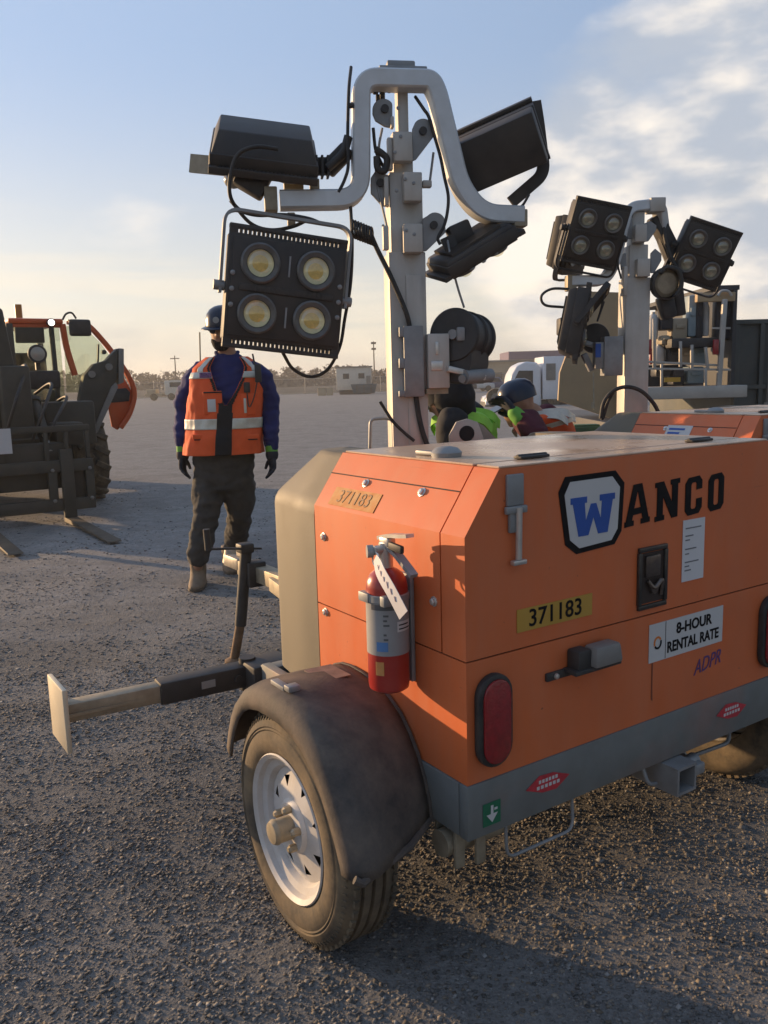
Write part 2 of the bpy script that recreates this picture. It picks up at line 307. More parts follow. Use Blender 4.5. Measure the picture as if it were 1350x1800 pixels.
# ------------------------------------------------------------------ ground
def ground_material():
    m = bpy.data.materials.new('gravel yard'); m.use_nodes = True; t = m.node_tree; L = t.links; b = t.nodes['Principled BSDF']
    b.inputs['Roughness'].default_value = 0.95; b.inputs['Specular IOR Level'].default_value = 0.2
    co = t.nodes.new('ShaderNodeTexCoord')
    def noise(s, d=6, r=0.6, mapping=None):
        n = t.nodes.new('ShaderNodeTexNoise'); n.inputs['Scale'].default_value = s; n.inputs['Detail'].default_value = d; n.inputs['Roughness'].default_value = r
        if mapping:
            q = t.nodes.new('ShaderNodeMapping'); q.inputs['Scale'].default_value = mapping; q.inputs['Rotation'].default_value = (0, 0, 0.5); L.new(co.outputs['Object'], q.inputs[0]); L.new(q.outputs[0], n.inputs[0])
        else: L.new(co.outputs['Object'], n.inputs[0])
        return n.outputs[0]
    def mr(v, a, b_, c=0.0, d=1.0):
        n = t.nodes.new('ShaderNodeMapRange'); L.new(v, n.inputs[0]); n.inputs[1].default_value = a; n.inputs[2].default_value = b_; n.inputs[3].default_value = c; n.inputs[4].default_value = d; return n.outputs[0]
    def mix(f, a, c):
        n = t.nodes.new('ShaderNodeMix'); n.data_type = 'RGBA'; L.new(f, n.inputs[0])
        for i, v in ((6, a), (7, c)):
            if isinstance(v, tuple): n.inputs[i].default_value = v
            else: L.new(v, n.inputs[i])
        return n.outputs[2]
    vor = t.nodes.new('ShaderNodeTexVoronoi'); vor.inputs['Scale'].default_value = 120; L.new(co.outputs['Object'], vor.inputs[0])
    vor2 = t.nodes.new('ShaderNodeTexVoronoi'); vor2.inputs['Scale'].default_value = 48; L.new(co.outputs['Object'], vor2.inputs[0])
    sc = t.nodes.new('ShaderNodeSeparateColor'); L.new(vor.outputs['Color'], sc.inputs[0])
    fine = mix(sc.outputs[0], (0.085, 0.081, 0.075, 1), (0.19, 0.182, 0.17, 1))
    pack = mix(noise(3.0, 9, 0.65), (0.25, 0.236, 0.222, 1), (0.42, 0.398, 0.372, 1))
    sy = t.nodes.new('ShaderNodeSeparateXYZ'); L.new(co.outputs['Object'], sy.inputs[0])
    dy = mr(sy.outputs[1], 3.2, 9.0, -0.22, 0.22)          # loose stone round the trailer, packed yard beyond
    pa = t.nodes.new('ShaderNodeMath'); pa.operation = 'ADD'; L.new(noise(0.45, 5, 0.55, (1.0, 0.55, 1.0)), pa.inputs[0]); L.new(dy, pa.inputs[1])
    patch = mr(pa.outputs[0], 0.40, 0.62)
    col = mix(patch, fine, pack)
    tr = mr(noise(0.8, 6, 0.6, (0.22, 2.4, 1.0)), 0.40, 0.62, 0.0, 0.55)
    col = mix(tr, col, (0.34, 0.33, 0.322, 1))
    col = mix(mr(noise(1.3, 5, 0.6), 0.5, 0.75, 0.0, 0.45), col, (0.12, 0.118, 0.119, 1))
    col = mix(mr(noise(5.0, 14, 0.78), 0.42, 0.62, 0.0, 0.50), col, (0.15, 0.143, 0.135, 1))
    col = mix(mr(noise(1.9, 12, 0.7, (0.35, 1.8, 1.0)), 0.52, 0.68, 0.0, 0.45), col, (0.14, 0.133, 0.126, 1))
    col = mix(mr(noise(22.0, 12, 0.75), 0.38, 0.68, 0.0, 0.55), col, (0.11, 0.106, 0.102, 1))
    col = mix(mr(noise(55.0, 8, 0.7), 0.56, 0.72, 0.0, 0.5), col, (0.40, 0.375, 0.345, 1))
    L.new(col, b.inputs['Base Color'])
    bp = t.nodes.new('ShaderNodeBump'); bp.inputs['Strength'].default_value = 0.45; bp.inputs['Distance'].default_value = 0.008
    h = t.nodes.new('ShaderNodeMath'); h.operation = 'ADD'; L.new(vor.outputs['Distance'], h.inputs[0]); L.new(vor2.outputs['Distance'], h.inputs[1])
    L.new(h.outputs[0], bp.inputs['Height'])
    bp2 = t.nodes.new('ShaderNodeBump'); bp2.inputs['Strength'].default_value = 0.55; bp2.inputs['Distance'].default_value = 0.03; L.new(noise(13.0, 12, 0.72), bp2.inputs['Height']); L.new(bp.outputs[0], bp2.inputs['Normal'])
    L.new(bp2.outputs[0], b.inputs['Normal'])
    return m
def gz(x, y):
    return 0.012 * mnoise.noise(Vector((x * 1.3, y * 1.3, 0))) + 0.006 * mnoise.noise(Vector((x * 4.1, y * 4.1, 3)))
def make_ground():
    xs = sorted(set([-1500, -700, -300, -140, -80, -50, -35, -25, -18, -13] + list(np.arange(-10, 10.01, 0.125)) + [13, 18, 25, 35, 50, 80, 140, 300, 700, 1500]))
    ys = sorted(set([-300, -60, -20, -8, -4, -2] + list(np.arange(-1, 14.01, 0.125)) + [17, 21, 26, 33, 42, 55, 72, 100, 140, 200, 300, 600, 1100, 2000]))
    nx, ny = len(xs), len(ys)
    vs = []
    for y in ys:
        for x in xs:
            k = 1.0 if (abs(x) <= 10 and -1 <= y <= 14) else 0.0
            e = min(1.0, (10 - abs(x)) / 2, (14 - y) / 2, (y + 1) / 1) if k else 0
            vs.append((x, y, gz(x, y) * max(0, e)))
    fs = [(j * nx + i, j * nx + i + 1, (j + 1) * nx + i + 1, (j + 1) * nx + i) for j in range(ny - 1) for i in range(nx - 1)]
    me = bpy.data.meshes.new('ground'); me.from_pydata(vs, [], fs); me.shade_smooth(); me.materials.append(ground_material())
    o = bpy.data.objects.new('ground', me); C.objects.link(o); return tag(o, kind='structure')
make_ground()
def make_gravel():
    rng = np.random.default_rng(7)
    pts = []
    # density falls with distance; only where the yard is seen from near the camera
    for (y0, y1, dens, s0, s1) in ((1.2, 2.6, 15000, 0.0018, 0.0080), (2.6, 4.2, 6500, 0.0024, 0.0086), (4.2, 6.5, 1500, 0.0035, 0.0105), (6.5, 13.0, 320, 0.005, 0.013)):
        hw0 = 0.52 * y1 + 0.5; n = int((y1 - y0) * 2 * hw0 * dens)
        x = rng.uniform(-hw0, hw0 + 0.1, n); y = rng.uniform(y0, y1, n)
        keep = (np.abs(x) < 0.50 * y + 0.45)
        x, y = x[keep], y[keep]
        cl = np.array([mnoise.noise(Vector((a * 0.9, b * 0.9, 9))) + 0.5 * mnoise.noise(Vector((a * 2.7, b * 2.7, 4))) for a, b in zip(x, y)])
        kk = rng.uniform(-0.9, 0.35, len(x)) < cl + np.interp(y, (1.2, 3.0, 4.5, 7.0, 13.0), (0.9, 0.8, 0.25, -0.25, -0.9))
        x, y = x[kk], y[kk]
        s = s0 + (s1 - s0) * rng.power(1.0, len(x)) ** 4.2
        big = rng.random(len(x)) < 0.004; s[big] *= rng.uniform(1.4, 2.2, big.sum())
        pts.append(np.stack([x, y, s], 1))
    P = np.concatenate(pts); n = len(P)
    t = (1 + 5 ** 0.5) / 2
    base = np.array([(1, 1, 1), (1, 1, -1), (1, -1, 1), (1, -1, -1), (-1, 1, 1), (-1, 1, -1), (-1, -1, 1), (-1, -1, -1)], float) * 0.62
    tris = np.array([(0, 4, 6, 2), (3, 2, 6, 7), (7, 6, 4, 5), (5, 1, 3, 7), (1, 0, 2, 3), (5, 4, 0, 1)])
    V = base[None] * (1 + rng.uniform(-0.42, 0.42, (n, 8, 3)))
    V *= (P[:, 2][:, None] * np.stack([rng.uniform(0.75, 1.35, n), rng.uniform(0.75, 1.35, n), rng.uniform(0.28, 0.55, n)], 1).T[:, :].T)[:, None, :]
    a = rng.uniform(0, 2 * np.pi, n); tilt = rng.uniform(-0.5, 0.5, n)
    ca, sa, ct, st = np.cos(a), np.sin(a), np.cos(tilt), np.sin(tilt)
    y1 = V[:, :, 1] * ct[:, None] - V[:, :, 2] * st[:, None]; z1 = V[:, :, 1] * st[:, None] + V[:, :, 2] * ct[:, None]
    x2 = V[:, :, 0] * ca[:, None] - y1 * sa[:, None]; y2 = V[:, :, 0] * sa[:, None] + y1 * ca[:, None]
    zg = np.array([gz(p[0], p[1]) for p in P])
    co = np.stack([x2 + P[:, 0][:, None], y2 + P[:, 1][:, None], z1 + (zg + P[:, 2] * 0.16)[:, None]], 2).reshape(-1, 3)
    me = bpy.data.meshes.new('gravel'); nf = n * 6
    me.vertices.add(n * 8); me.vertices.foreach_set('co', co.ravel().astype(np.float32))
    idx = (tris[None] + (np.arange(n) * 8)[:, None, None]).reshape(-1)
    me.loops.add(nf * 4); me.loops.foreach_set('vertex_index', idx.astype(np.int32))
    me.polygons.add(nf); me.polygons.foreach_set('loop_start', np.arange(0, nf * 4, 4, dtype=np.int32)); me.polygons.foreach_set('loop_total', np.full(nf, 4, np.int32))
    me.update(calc_edges=True)
    tone = np.clip(rng.normal(0.0, 1.0, n) * 0.5, -1, 1); warm = rng.random(n)
    base_c = np.array([0.138, 0.132, 0.126]) * (1 + 0.50 * tone[:, None])
    wsel = warm > 0.80; base_c[wsel] *= np.array([1.35, 1.2, 1.02])
    lsel = warm < 0.06; base_c[lsel] = base_c[lsel] * 1.0 + 0.11
    colr = np.concatenate([np.repeat(np.clip(base_c, 0.03, 0.5), 8, 0), np.ones((n * 8, 1))], 1)
    at_ = me.attributes.new('tone', 'FLOAT_COLOR', 'POINT'); at_.data.foreach_set('color', colr.ravel().astype(np.float32))
    m = bpy.data.materials.new('gravel stone'); m.use_nodes = True; b = m.node_tree.nodes['Principled BSDF']; b.inputs['Roughness'].default_value = 0.85; b.inputs['Specular IOR Level'].default_value = 0.25
    an = m.node_tree.nodes.new('ShaderNodeAttribute'); an.attribute_name = 'tone'; m.node_tree.links.new(an.outputs['Color'], b.inputs['Base Color'])
    me.materials.append(m); o = bpy.data.objects.new('gravel', me); C.objects.link(o)
    print('stones', n)
    return tag(o, 'loose grey and tan gravel stones lying over the yard', 'gravel', kind='stuff')
make_gravel()

# ------------------------------------------------------------------ light tower trailer
TW = 1.30; ZA, ZB, ZC, ZD, ZE, INS, BL = 0.3234, 0.4668, 0.7756, 1.0741, 1.2236, 0.1053, 0.7074
T1_LOC, T1_YAW = Vector((0.1825, 1.88, 0)), math.radians(33.483)
T1M = Matrix.Translation(T1_LOC) @ Matrix.Rotation(T1_YAW, 4, 'Z')
_RF, _FF = (T1M.to_3x3() @ Vector((1, 0, 0))), (T1M.to_3x3() @ Vector((0, 1, 0)))
def ruz(x, y):                       # photo point on the rear face -> (u, z) of the trailer
    p = T1M.inverted() @ on_plane(x, y, T1_LOC, _FF); return p.x, p.z
def c2(x, y): return ruz(820 + x / 2.547, 760 + y / 2.547)
def hexa(v0, v1, gap=0.0):           # housing profile swept along the trailer
    g = gap
    pr = [(g, ZC + 0.002), (g, ZD), (INS, ZE - g), (TW - INS, ZE - g), (TW - g, ZD), (TW - g, ZC + 0.002)]
    return [Vector((u, v0, z)) for u, z in pr], (0, v1 - v0, 0)
LET = {
 'W': [[(0, 1), (.36, 1), (.36, .84), (.31, .84), (.34, .38), (.45, .80), (.57, .80), (.68, .38), (.70, .84), (.65, .84), (.65, 1), (1, 1), (1, .84), (.95, .84), (.84, 0), (.62, 0), (.51, .45), (.40, 0), (.18, 0), (.05, .84), (0, .84)]],
 'A': [[(0, 0), (.36, 0), (.36, .13), (.29, .13), (.33, .26), (.5, .26), (.5, .42), (.37, .42), (.5, .84), (.5, 1), (.33, 1), (.05, .13), (0, .13)]],
 'N': [[(0, 0), (.38, 0), (.38, .13), (.32, .13), (.32, .60), (.68, 0), (.92, 0), (.92, .87), (1, .87), (1, 1), (.62, 1), (.62, .87), (.68, .87), (.68, .42), (.34, 1), (0, 1), (0, .87), (.08, .87), (.08, .13), (0, .13)]],
 'C': [[(1, .64), (1, .86), (.82, 1), (.18, 1), (0, .86), (0, .14), (.18, 0), (.82, 0), (1, .14), (1, .40), (.66, .40), (.66, .2), (.60, .15), (.40, .15), (.34, .2), (.34, .8), (.40, .85), (.60, .85), (.66, .8), (.66, .64)]],
 'O': [[(.5, 1), (.18, 1), (0, .86), (0, .14), (.18, 0), (.5, 0), (.5, .15), (.40, .15), (.34, .2), (.34, .8), (.40, .85), (.5, .85)]]}
for k in 'AO': LET[k].append([(1 - x, y) for x, y in LET[k][0]][::-1])
def letter(mb, ch, u0, z0, u1, z1, v, t=0.001, shear=0.0):
    for pl in LET[ch]:
        mb.poly([(u0 + (u1 - u0) * x, v, z0 + (z1 - z0) * y + shear * x) for x, y in pl], (0, -t, 0))
def rear_txt(u, z, v=-0.0, rot=0.0):
    return Matrix.Translation((u, v, z)) @ RX90 @ Matrix.Rotation(rot, 4, 'Z')
def plate(mb, u0, u1, z0, z1, v, t=0.0015): mb.box(((u0 + u1) / 2, v - t / 2, (z0 + z1) / 2), (u1 - u0, t, z1 - z0))
def stadium(cu, cz, w, h, v, n=10):
    r = w / 2; o = []
    for k in range(n + 1): a = PI * k / n; o.append((cu + r * math.cos(a), v, cz + h / 2 - r + r * math.sin(a)))
    for k in range(n + 1): a = PI + PI * k / n; o.append((cu + r * math.cos(a), v, cz - h / 2 + r + r * math.sin(a)))
    return o
def wheel(root, u_out, v, sgn):
    R, w = 0.2917, 0.175; D_ = 0.016; ax = Vector((sgn, 0, 0)); uo = u_out
    m = MB(); c = Vector((uo, v, R))
    prof = [(0.176, -0.145), (0.180, -0.165), (0.205, -0.175), (0.245, -0.178), (0.278, -0.169), (0.297, -0.150), (0.305, -0.13)]
    for z in (-0.115, -0.085, -0.055): prof += [(0.3077, z - 0.010), (0.3077, z), (0.298, z + 0.002), (0.298, z + 0.009), (0.3077, z + 0.011)]
    prof += [(0.305, -0.040), (0.298, -0.024), (0.282, -0.008), (0.266, -0.002), (0.262, -0.0045), (0.258, -0.001), (0.254, -0.0035), (0.244, 0.001), (0.222, 0.001), (0.205, -0.003), (0.195, -0.010), (0.186, -0.016), (0.180, -0.022)]
    m.lathe(prof, c, ax, 72, cap=False)
    for k in range(60):              # shoulder tread blocks
        a = 2 * PI * k / 60
        for zz in (-0.034, -0.142):
            d = Vector((0, math.cos(a), math.sin(a))); m.box(c + d * 0.2985 + ax * zz, (0.012, 0.018, 0.022), orient(d, ax).to_3x3())
    for k in range(96):              # fine ribs moulded on the sidewall
        a = 2 * PI * k / 96; d = Vector((0, math.cos(a), math.sin(a))); m.box(c + d * 0.287 + ax * -0.0115, (0.004, 0.004, 0.012), orient((d - ax * 0.55), ax).to_3x3())
    t = m.build('tyre', TYRE, root, 40)
    wob = m
    r = MB()
    r.lathe([(0.150, -0.15), (0.150, -0.045), (0.158, -0.030), (0.176, -0.024), (0.180, -0.010), (0.192, -0.002), (0.195, -0.006), (0.189, -0.018), (0.183, -0.03), (0.176, -0.15)], c, ax, 64, cap=False)
    cp = lambda rad, a, z: c + ax * z + Vector((0, math.cos(a), math.sin(a))) * rad
    N = 8
    for k in range(N):               # pressed disc with eight open windows
        a0, a1 = 2 * PI * k / N, 2 * PI * (k + 1) / N; am = (a0 + a1) / 2; am0, am1 = a0 + 0.26, a1 - 0.26
        p = [cp(0.152, a0, -0.046), cp(0.156, am, -0.046), cp(0.152, a1, -0.046), cp(0.072, a1, -0.030), cp(0.072, a0, -0.030), cp(0.130, am0, -0.0415), cp(0.130, am1, -0.0415), cp(0.100, am, -0.035)]
        r._add(p, [(0, 1, 6, 5) if False else (0, 1, 5), (1, 6, 5), (1, 2, 6), (2, 3, 7, 6), (3, 4, 7), (4, 0, 5, 7)])
    r.lathe([(0.072, -0.030), (0.062, -0.020), (0.036, -0.020), (0.030, -0.02)], c, ax, 32, cap=False)
    bmesh.ops.recalc_face_normals(r.bm, faces=r.bm.faces)
    rim = r.build('rim', RIM, t, 35)
    h = MB(); h.lathe([(0.031, -0.03), (0.031, 0.020), (0.033, 0.022), (0.033, 0.027), (0.028, 0.036), (0.016, 0.038), (0.001, 0.038)], c, ax, 20)
    h.build('hub_cap', TAN_STEEL, t, 30)
    for k in range(5):
        a = 2 * PI * k / 5 + 0.4; n_ = MB(); n_.lathe([(0.0105, -0.02), (0.0105, -0.002), (0.006, 0.004)], cp(0.052, a, 0), ax, 6); n_.build('lug_nut', TAN_STEEL, t, 20)
    b = MB(); b.lathe([(0.148, -0.12), (0.148, -0.06), (0.001, -0.06)], c, ax, 32); b.build('brake_drum', DARK, t, 30)
    return t
FEND = [(.745, .39), (.728, .44), (.70, .50), (.665, .55), (.62, .592), (.57, .62), (.51, .638), (.44, .646), (.36, .648), (.28, .638), (.215, .615), (.155, .575), (.105, .522), (.065, .462), (.032, .40), (.012, .352), (.004, .325)]
FINN = [(.745, .39), (.728, .44), (.70, .50), (.665, .55), (.63, .588), (.60, .612), (.56, .626), (.51, .632), (.45, .630), (.385, .620), (.315, .600), (.262, .57), (.222, .53), (.188, .485), (.160, .43), (.140, .37), (.133, .322)]
def fender(root, side):
    sx = -1 if side < 0 else 1; base = 0.0 if side < 0 else TW
    U = lambda d: base + sx * d
    cv, cz = 0.372, 0.30
    rows = []
    for i, (v, z) in enumerate(FEND):
        d = Vector((0, v - cv, z - cz)).normalized()
        nr = Vector((U(0), v, z))
        row = []
        for (du, dn) in ((0.014, -0.004), (0.05, 0.0), (0.12, 0.004), (0.20, 0.005), (0.262, 0.003), (0.292, -0.004), (0.309, -0.018), (0.315, -0.040), (0.316, -0.062)):
            k = max(0, min(1, (du - 0.014) / 0.25)); vi, zi = FINN[i]; row.append(Vector((U(du), vi + (v - vi) * k, zi + (z - zi) * k)) + d * dn)
        rows.append(row)
    m = MB(); m.loft(rows, cap=False, closed=False)
    o = m.build('fender', FENDER, root, 60); so_ = o.modifiers.new('thickness', 'SOLIDIFY'); so_.thickness = 0.006; so_.offset = 0
    br = MB(); br.tube([r_[0] + Vector((-sx * 0.004, 0, 0)) for r_ in rows], 0.007, 6)
    v, z = FEND[-1]; br.tube([(U(0.02), FINN[-1][0], FINN[-1][1] + 0.004), (U(0.13), v + 0.058, z + 0.002), (U(0.30), v + 0.002, z), (U(0.315), v + 0.01, z + 0.01)], 0.010, 8); br.build('rolled_edge', FENDER, o)
    b = MB(); b.box((U(0.268), 0.44, 0.654), (0.022, 0.075, 0.012), bev=0.002); b.box((U(0.262), 0.385, 0.661), (0.034, 0.03, 0.016), bev=0.003); b.build('bracket_clip', GALV, o)
    s = MB(); s.box((U(0.11), 0.47, 0.6425), (0.085, 0.11, 0.003)); s.build('faded_sticker', M('faded sticker', (0.22, 0.15, 0.12), 0.7, var=0.3, scale=30), o)
    return o
def floodlight(parent, mtx, w=0.405, h=0.405, d=0.075, yoke=0.62, yoke_ang=0.0, small=False, label=None, lensmat=None, bk=0.05, tp=(0.94, 0.92), fins=True):
    """four-lens LED floodlight; local x across, z up, front towards -y"""
    m = MB(mtx); lm = lensmat or LED
    m.box((0, 0, 0), (w, d, h * 0.86), bev=0.006)
    for s in (-1, 1):                # slotted flanges: rails and teeth with daylight between
        m.box((0, -d * 0.30, s * (h * 0.5 - 0.007)), (w, d * 0.4, 0.014), bev=0.002)
        n = 24
        for k in range(n + 1):
            m.box((-w * 0.44 + w * 0.88 * k / n, -d * 0.30, s * (h * 0.43 + (h * 0.07 - 0.014) / 2)), (0.0078, d * 0.36, h * 0.07 - 0.012))
        for e in (-1, 1): m.box((e * w * 0.47, -d * 0.30, s * (h * 0.43 + (h * 0.07 - 0.014) / 2)), (w * 0.055, d * 0.37, h * 0.07 - 0.010))
    nf = 18
    m.box((0, d * 0.5 + bk / 2 - 0.002, 0), (w * 0.97, h * 0.84, bk), Matrix.Rotation(-PI / 2, 3, 'X'), bev=0.006, taper=tp)
    for k in range(nf if fins else 0):              # shallow heat-sink fins on the back cover
        m.box((-w * 0.40 + w * 0.80 * k / (nf - 1), d * 0.5 + bk + 0.003, 0), (0.005, 0.012, h * 0.60))
    m.box((0, -d / 2 - 0.003, 0), (w * 0.93, 0.007, h * 0.80), bev=0.002)
    m.box((0, -d / 2 - 0.009, 0), (w * 0.80, 0.006, h * 0.055), bev=0.002)
    for k in range(16): m.box((-w * 0.3 + w * 0.6 * k / 15, -d / 2 - 0.011, 0), (0.004, 0.006, h * 0.05))
    o = m.build('floodlight', BRONZE, parent, 30)
    if label: o['label'] = label
    for sx in (-1, 1):
        for sz in (-1, 1):
            cx, cz = sx * w * 0.235, sz * h * 0.205
            dark = lensmat is not None
            r = MB(mtx); r.lathe([(w * 0.165, 0.0), (w * 0.165, 0.012), (w * 0.150, 0.016), (w * 0.116, 0.012), (w * 0.110, 0.004)], (cx, -d / 2 - 0.004, cz), (0, -1, 0), 32, cap=False); r.build('lens_ring', LEDRING, o)
            r = MB(mtx); r.lathe([(w * 0.110, 0.006), (w * 0.085, 0.003), (w * 0.066, 0.0005)], (cx, -d / 2 - 0.0068, cz), (0, -1, 0), 28, cap=False); r.build('reflector', REFL2 if dark else REFL, o)
            r = MB(mtx); r.lathe([(w * 0.068, 0.0), (w * 0.066, 0.0015), (w * 0.001, 0.0025)], (cx, -d / 2 - 0.0068, cz), (0, -1, 0), 24); r.build('led_chip', lm if dark else CHIP, o)
            l = MB(mtx); l.lathe([(w * 0.112, 0.0), (w * 0.104, 0.010), (w * 0.085, 0.018), (w * 0.05, 0.024), (0.001, 0.026)], (cx, -d / 2 - 0.0095, cz), (0, -1, 0), 28, cap=False); l.build('lens', LENSG, o, 60)
    if not small:
        for sx in (-1, 1):
            for k in (-1, 0, 1):
              b = MB(mtx); b.lathe([(0.0085, 0), (0.0085, 0.005), (0.004, 0.008)], (sx * w * 0.455, -d / 2 - 0.004, k * 0.052 - 0.01), (0, -1, 0), 10); b.build('bolt', GALV, o)
        for sz in (-1, 1): s = MB(mtx); s.box((0.004, -d / 2 - 0.008, sz * h * 0.21), (0.006, 0.004, h * 0.17)); s.build('divider_strip', GALV, o)
    if yoke is None: return o
    Y = MB(mtx @ Matrix.Rotation(yoke_ang, 4, 'X')); x = w / 2 + 0.016
    pth = fillet([(-x, 0, -h * 0.06), (-x, 0, h * yoke), (x, 0, h * yoke), (x, 0, -h * 0.06)], 0.05)
    Y.sweep(pth, rect(0.010, 0.030), nrm=(1, 0, 0))
    for sx in (-1, 1): Y.cyl((sx * (x - 0.014), 0, 0), (sx * (x + 0.022), 0, 0), 0.017, 12)
    Y.build('yoke', GALV if not small else BLACKM, o)
    return o
def hexbolt(root, p, ax, r=0.010):
    b = MB(); b.lathe([(r * 1.5, 0), (r * 1.5, 0.002), (r, 0.003), (r, 0.008), (r * 0.6, 0.010)], p, ax, 8); return b.build('bolt', CHROME, root, 20)

def trailer(root, jack=True, outrigger=True, decals=True):
    # --- housing
    m = MB()
    m.box((TW / 2, BL / 2, (ZB + ZC - 0.002) / 2), (TW, BL, ZC - 0.002 - ZB))
    p, e = hexa(0.0945, BL); m.poly(p, e); m.build('body', ORANGE, root, 20)
    k = MB(); k.box((TW / 2, BL / 2, ZC), (TW - 0.012, BL - 0.012, 0.02)); p, e = hexa(0.086, 0.1, 0.012); k.poly([q - Vector((0, 0, -0.01)) if q.z < 0.8 else q for q in p], e); k.build('seal', DARK, root, 20)
    d = MB(); p, e = hexa(0.0, 0.0895); d.poly(p, e); rd = d.build('rear_door', ORANGE, root, 20)
    t = MB(); t.box((TW / 2, 0.40, ZE + 0.003), (TW - 2 * INS - 0.01, 0.60, 0.006), bev=0.002, seg=1); t.box((TW / 2, 0.046, ZE + 0.003), (TW - 2 * INS - 0.01, 0.082, 0.006), bev=0.002, seg=1)
    top = t.build('roof_panel', ORANGE_TOP, root, 20)
    for u in (0.30, 0.98): h = MB(); h.box((u, 0.095, ZE + 0.011), (0.10, 0.03, 0.008), bev=0.003); h.cyl((u - 0.05, 0.095, ZE + 0.014), (u + 0.05, 0.095, ZE + 0.014), 0.005, 8); h.build('hinge', BLACKM, top)
    q = MB(); q.lathe([(0.04, 0), (0.042, 0.012), (0.03, 0.024), (0.012, 0.028)], (0.185, 0.30, ZE + 0.006), (0, 0, 1), 20); q.box((0.17, 0.36, ZE + 0.014), (0.02, 0.10, 0.012), bev=0.004); q.build('roof_latch', GALV, top)
    # slanted side seam and bolts
    sl_ = Vector((INS, 0, ZE - ZD)).normalized(); sn = Vector((-(ZE - ZD), 0, INS)).normalized()
    P0 = Vector((0, 0, ZD)); S = lambda v, s, o=0: P0 + Vector((0, v, 0)) + sl_ * s + sn * o
    sm = MB(); sm.bar(S(0.096, 0.112, 0.0), S(BL, 0.112, 0.0), 0.003, 0.003, up=sn); sm.build('seam', DARK, root)
    for v in (0.50, 0.235): hexbolt(root, S(v, 0.095), sn, 0.009)
    for v, z in ((0.655, 0.985), (0.66, 0.755), (0.12, 0.90)): hexbolt(root, (0, v, z), (-1, 0, 0), 0.009)
    # --- steel frame and shroud
    f = MB(); f.box((TW / 2, 0.012, (ZA + ZB) / 2), (TW + 0.008, 0.034, ZB - ZA - 0.002), bev=0.004)
    for s in (0, TW): f.box((s + (0.012 if s == 0 else -0.012), 0.58, (ZA + ZB) / 2), (0.034, 1.10, ZB - ZA - 0.004), bev=0.004)
    f.box((TW / 2, 1.12, 0.40), (TW, 0.06, 0.11), bev=0.004); f.box((TW / 2, 0.60, 0.345), (TW - 0.1, 1.0, 0.02))
    f.build('frame', FRAMEM, root, 25)
    for side in (-1, 1):
        X = (lambda u: u) if side < 0 else (lambda u: TW - u)
        fp = [(0.0, BL + 0.004), (0.0, 0.82), (0.03, 1.045), (0.075, 1.10), (0.20, 1.12), (0.24, 1.11), (0.24, BL + 0.004)]
        tp = [(INS, BL + 0.004), (INS, 0.80), (INS + 0.02, 0.88), (INS + 0.04, 0.90), (0.20, 0.91), (0.24, 0.91), (0.24, BL + 0.004)]
        s = MB(); rf = lambda P: [(q.x, q.y) for q in fillet([(x_, y_, 0) for x_, y_ in P], 0.06, 5)]
        fp, tp = rf(fp), rf(tp)
        ring = lambda P, z: [Vector((X(u), v, z)) for u, v in P]
        mix_ = lambda k: [((a_[0] * (1 - k) + b_[0] * k), (a_[1] * (1 - k) + b_[1] * k)) for a_, b_ in zip(fp, tp)]
        s.loft([ring(fp, ZB + 0.012), ring(fp, ZD - 0.030), ring(mix_(0.02), ZD - 0.012), ring(mix_(0.08), ZD + 0.006), ring(mix_(0.17), ZD + 0.022), ring(mix_(0.93), ZE - 0.014), ring(mix_(0.99), ZE - 0.004), ring(mix_(1.06), ZE)]); s.build('shroud', CAPM, root, 40)
    g = MB(); g.box((TW / 2, 0.80, 0.80), (TW - 0.5, 0.17, 0.66)); 
    for kx in range(12): g.box((TW / 2, 0.889, 0.55 + kx * 0.045), (TW - 0.56, 0.012, 0.02))
    g.build('radiator_grille', BLACKM, root)
    # --- running gear
    for u, v_, sgn in ((-0.3117, 0.372, -1), (TW + 0.215, 0.30, 1)): wheel(root, u, v_, sgn)
    for s in (-1, 1): fender(root, s)
    a = MB(); a.cyl((-0.16, 0.372, 0.2917), (TW + 0.16, 0.372, 0.2917), 0.026, 16)
    for u in (0.06, TW - 0.06): a.box((u, 0.40, 0.30), (0.05, 0.5, 0.014), bev=0.003); a.box((u, 0.372, 0.31), (0.07, 0.09, 0.05), bev=0.004)
    a.build('axle', BLACKM, root)
    l = MB()
    for u, v in ((0.02, 0.06), (0.075, 0.045), (0.022, 0.14)): l.box((u, v, 0.275), (0.03, 0.012, 0.11), bev=0.003)
    l.cyl((-0.01, 0.10, 0.275), (0.2, 0.10, 0.275), 0.035, 14); l.build('outrigger_socket', TAN_STEEL, root)
    hz = MB(); u0, u1 = 0.725, 0.795                          # receiver hitch under the frame, seen end-on
    for (c, sz) in (((0.76, 0.02, 0.318), (0.085, 0.16, 0.008)), ((0.76, 0.02, 0.243), (0.085, 0.16, 0.008)), ((0.7215, 0.02, 0.28), (0.008, 0.16, 0.067)), ((0.7985, 0.02, 0.28), (0.008, 0.16, 0.067))): hz.box(c, sz)
    hz.cyl((0.80, 0.0, 0.275), (0.90, 0.02, 0.272), 0.022, 12); hz.box((0.86, 0.02, 0.265), (0.07, 0.09, 0.035), bev=0.006); hz.tube(fillet([(0.66, 0.02, 0.32), (0.665, 0.0, 0.27), (0.70, 0.0, 0.262)], 0.02), 0.006)
    hz.build('hitch_receiver', GALV, root)
    w = MB(); w.tube(fillet([(0.125, 0.005, 0.33), (0.125, 0.0, 0.235), (0.36, 0.0, 0.235), (0.36, 0.005, 0.33)], 0.03), 0.0045); w.build('wire_step', GALV, root)
    w = MB(); w.tube(fillet([(0.98, 0.15, 0.33), (0.965, 0.10, 0.225), (1.20, 0.10, 0.215), (1.26, 0.15, 0.33)], 0.03), 0.007); w.build('wire_step', GALV, root)
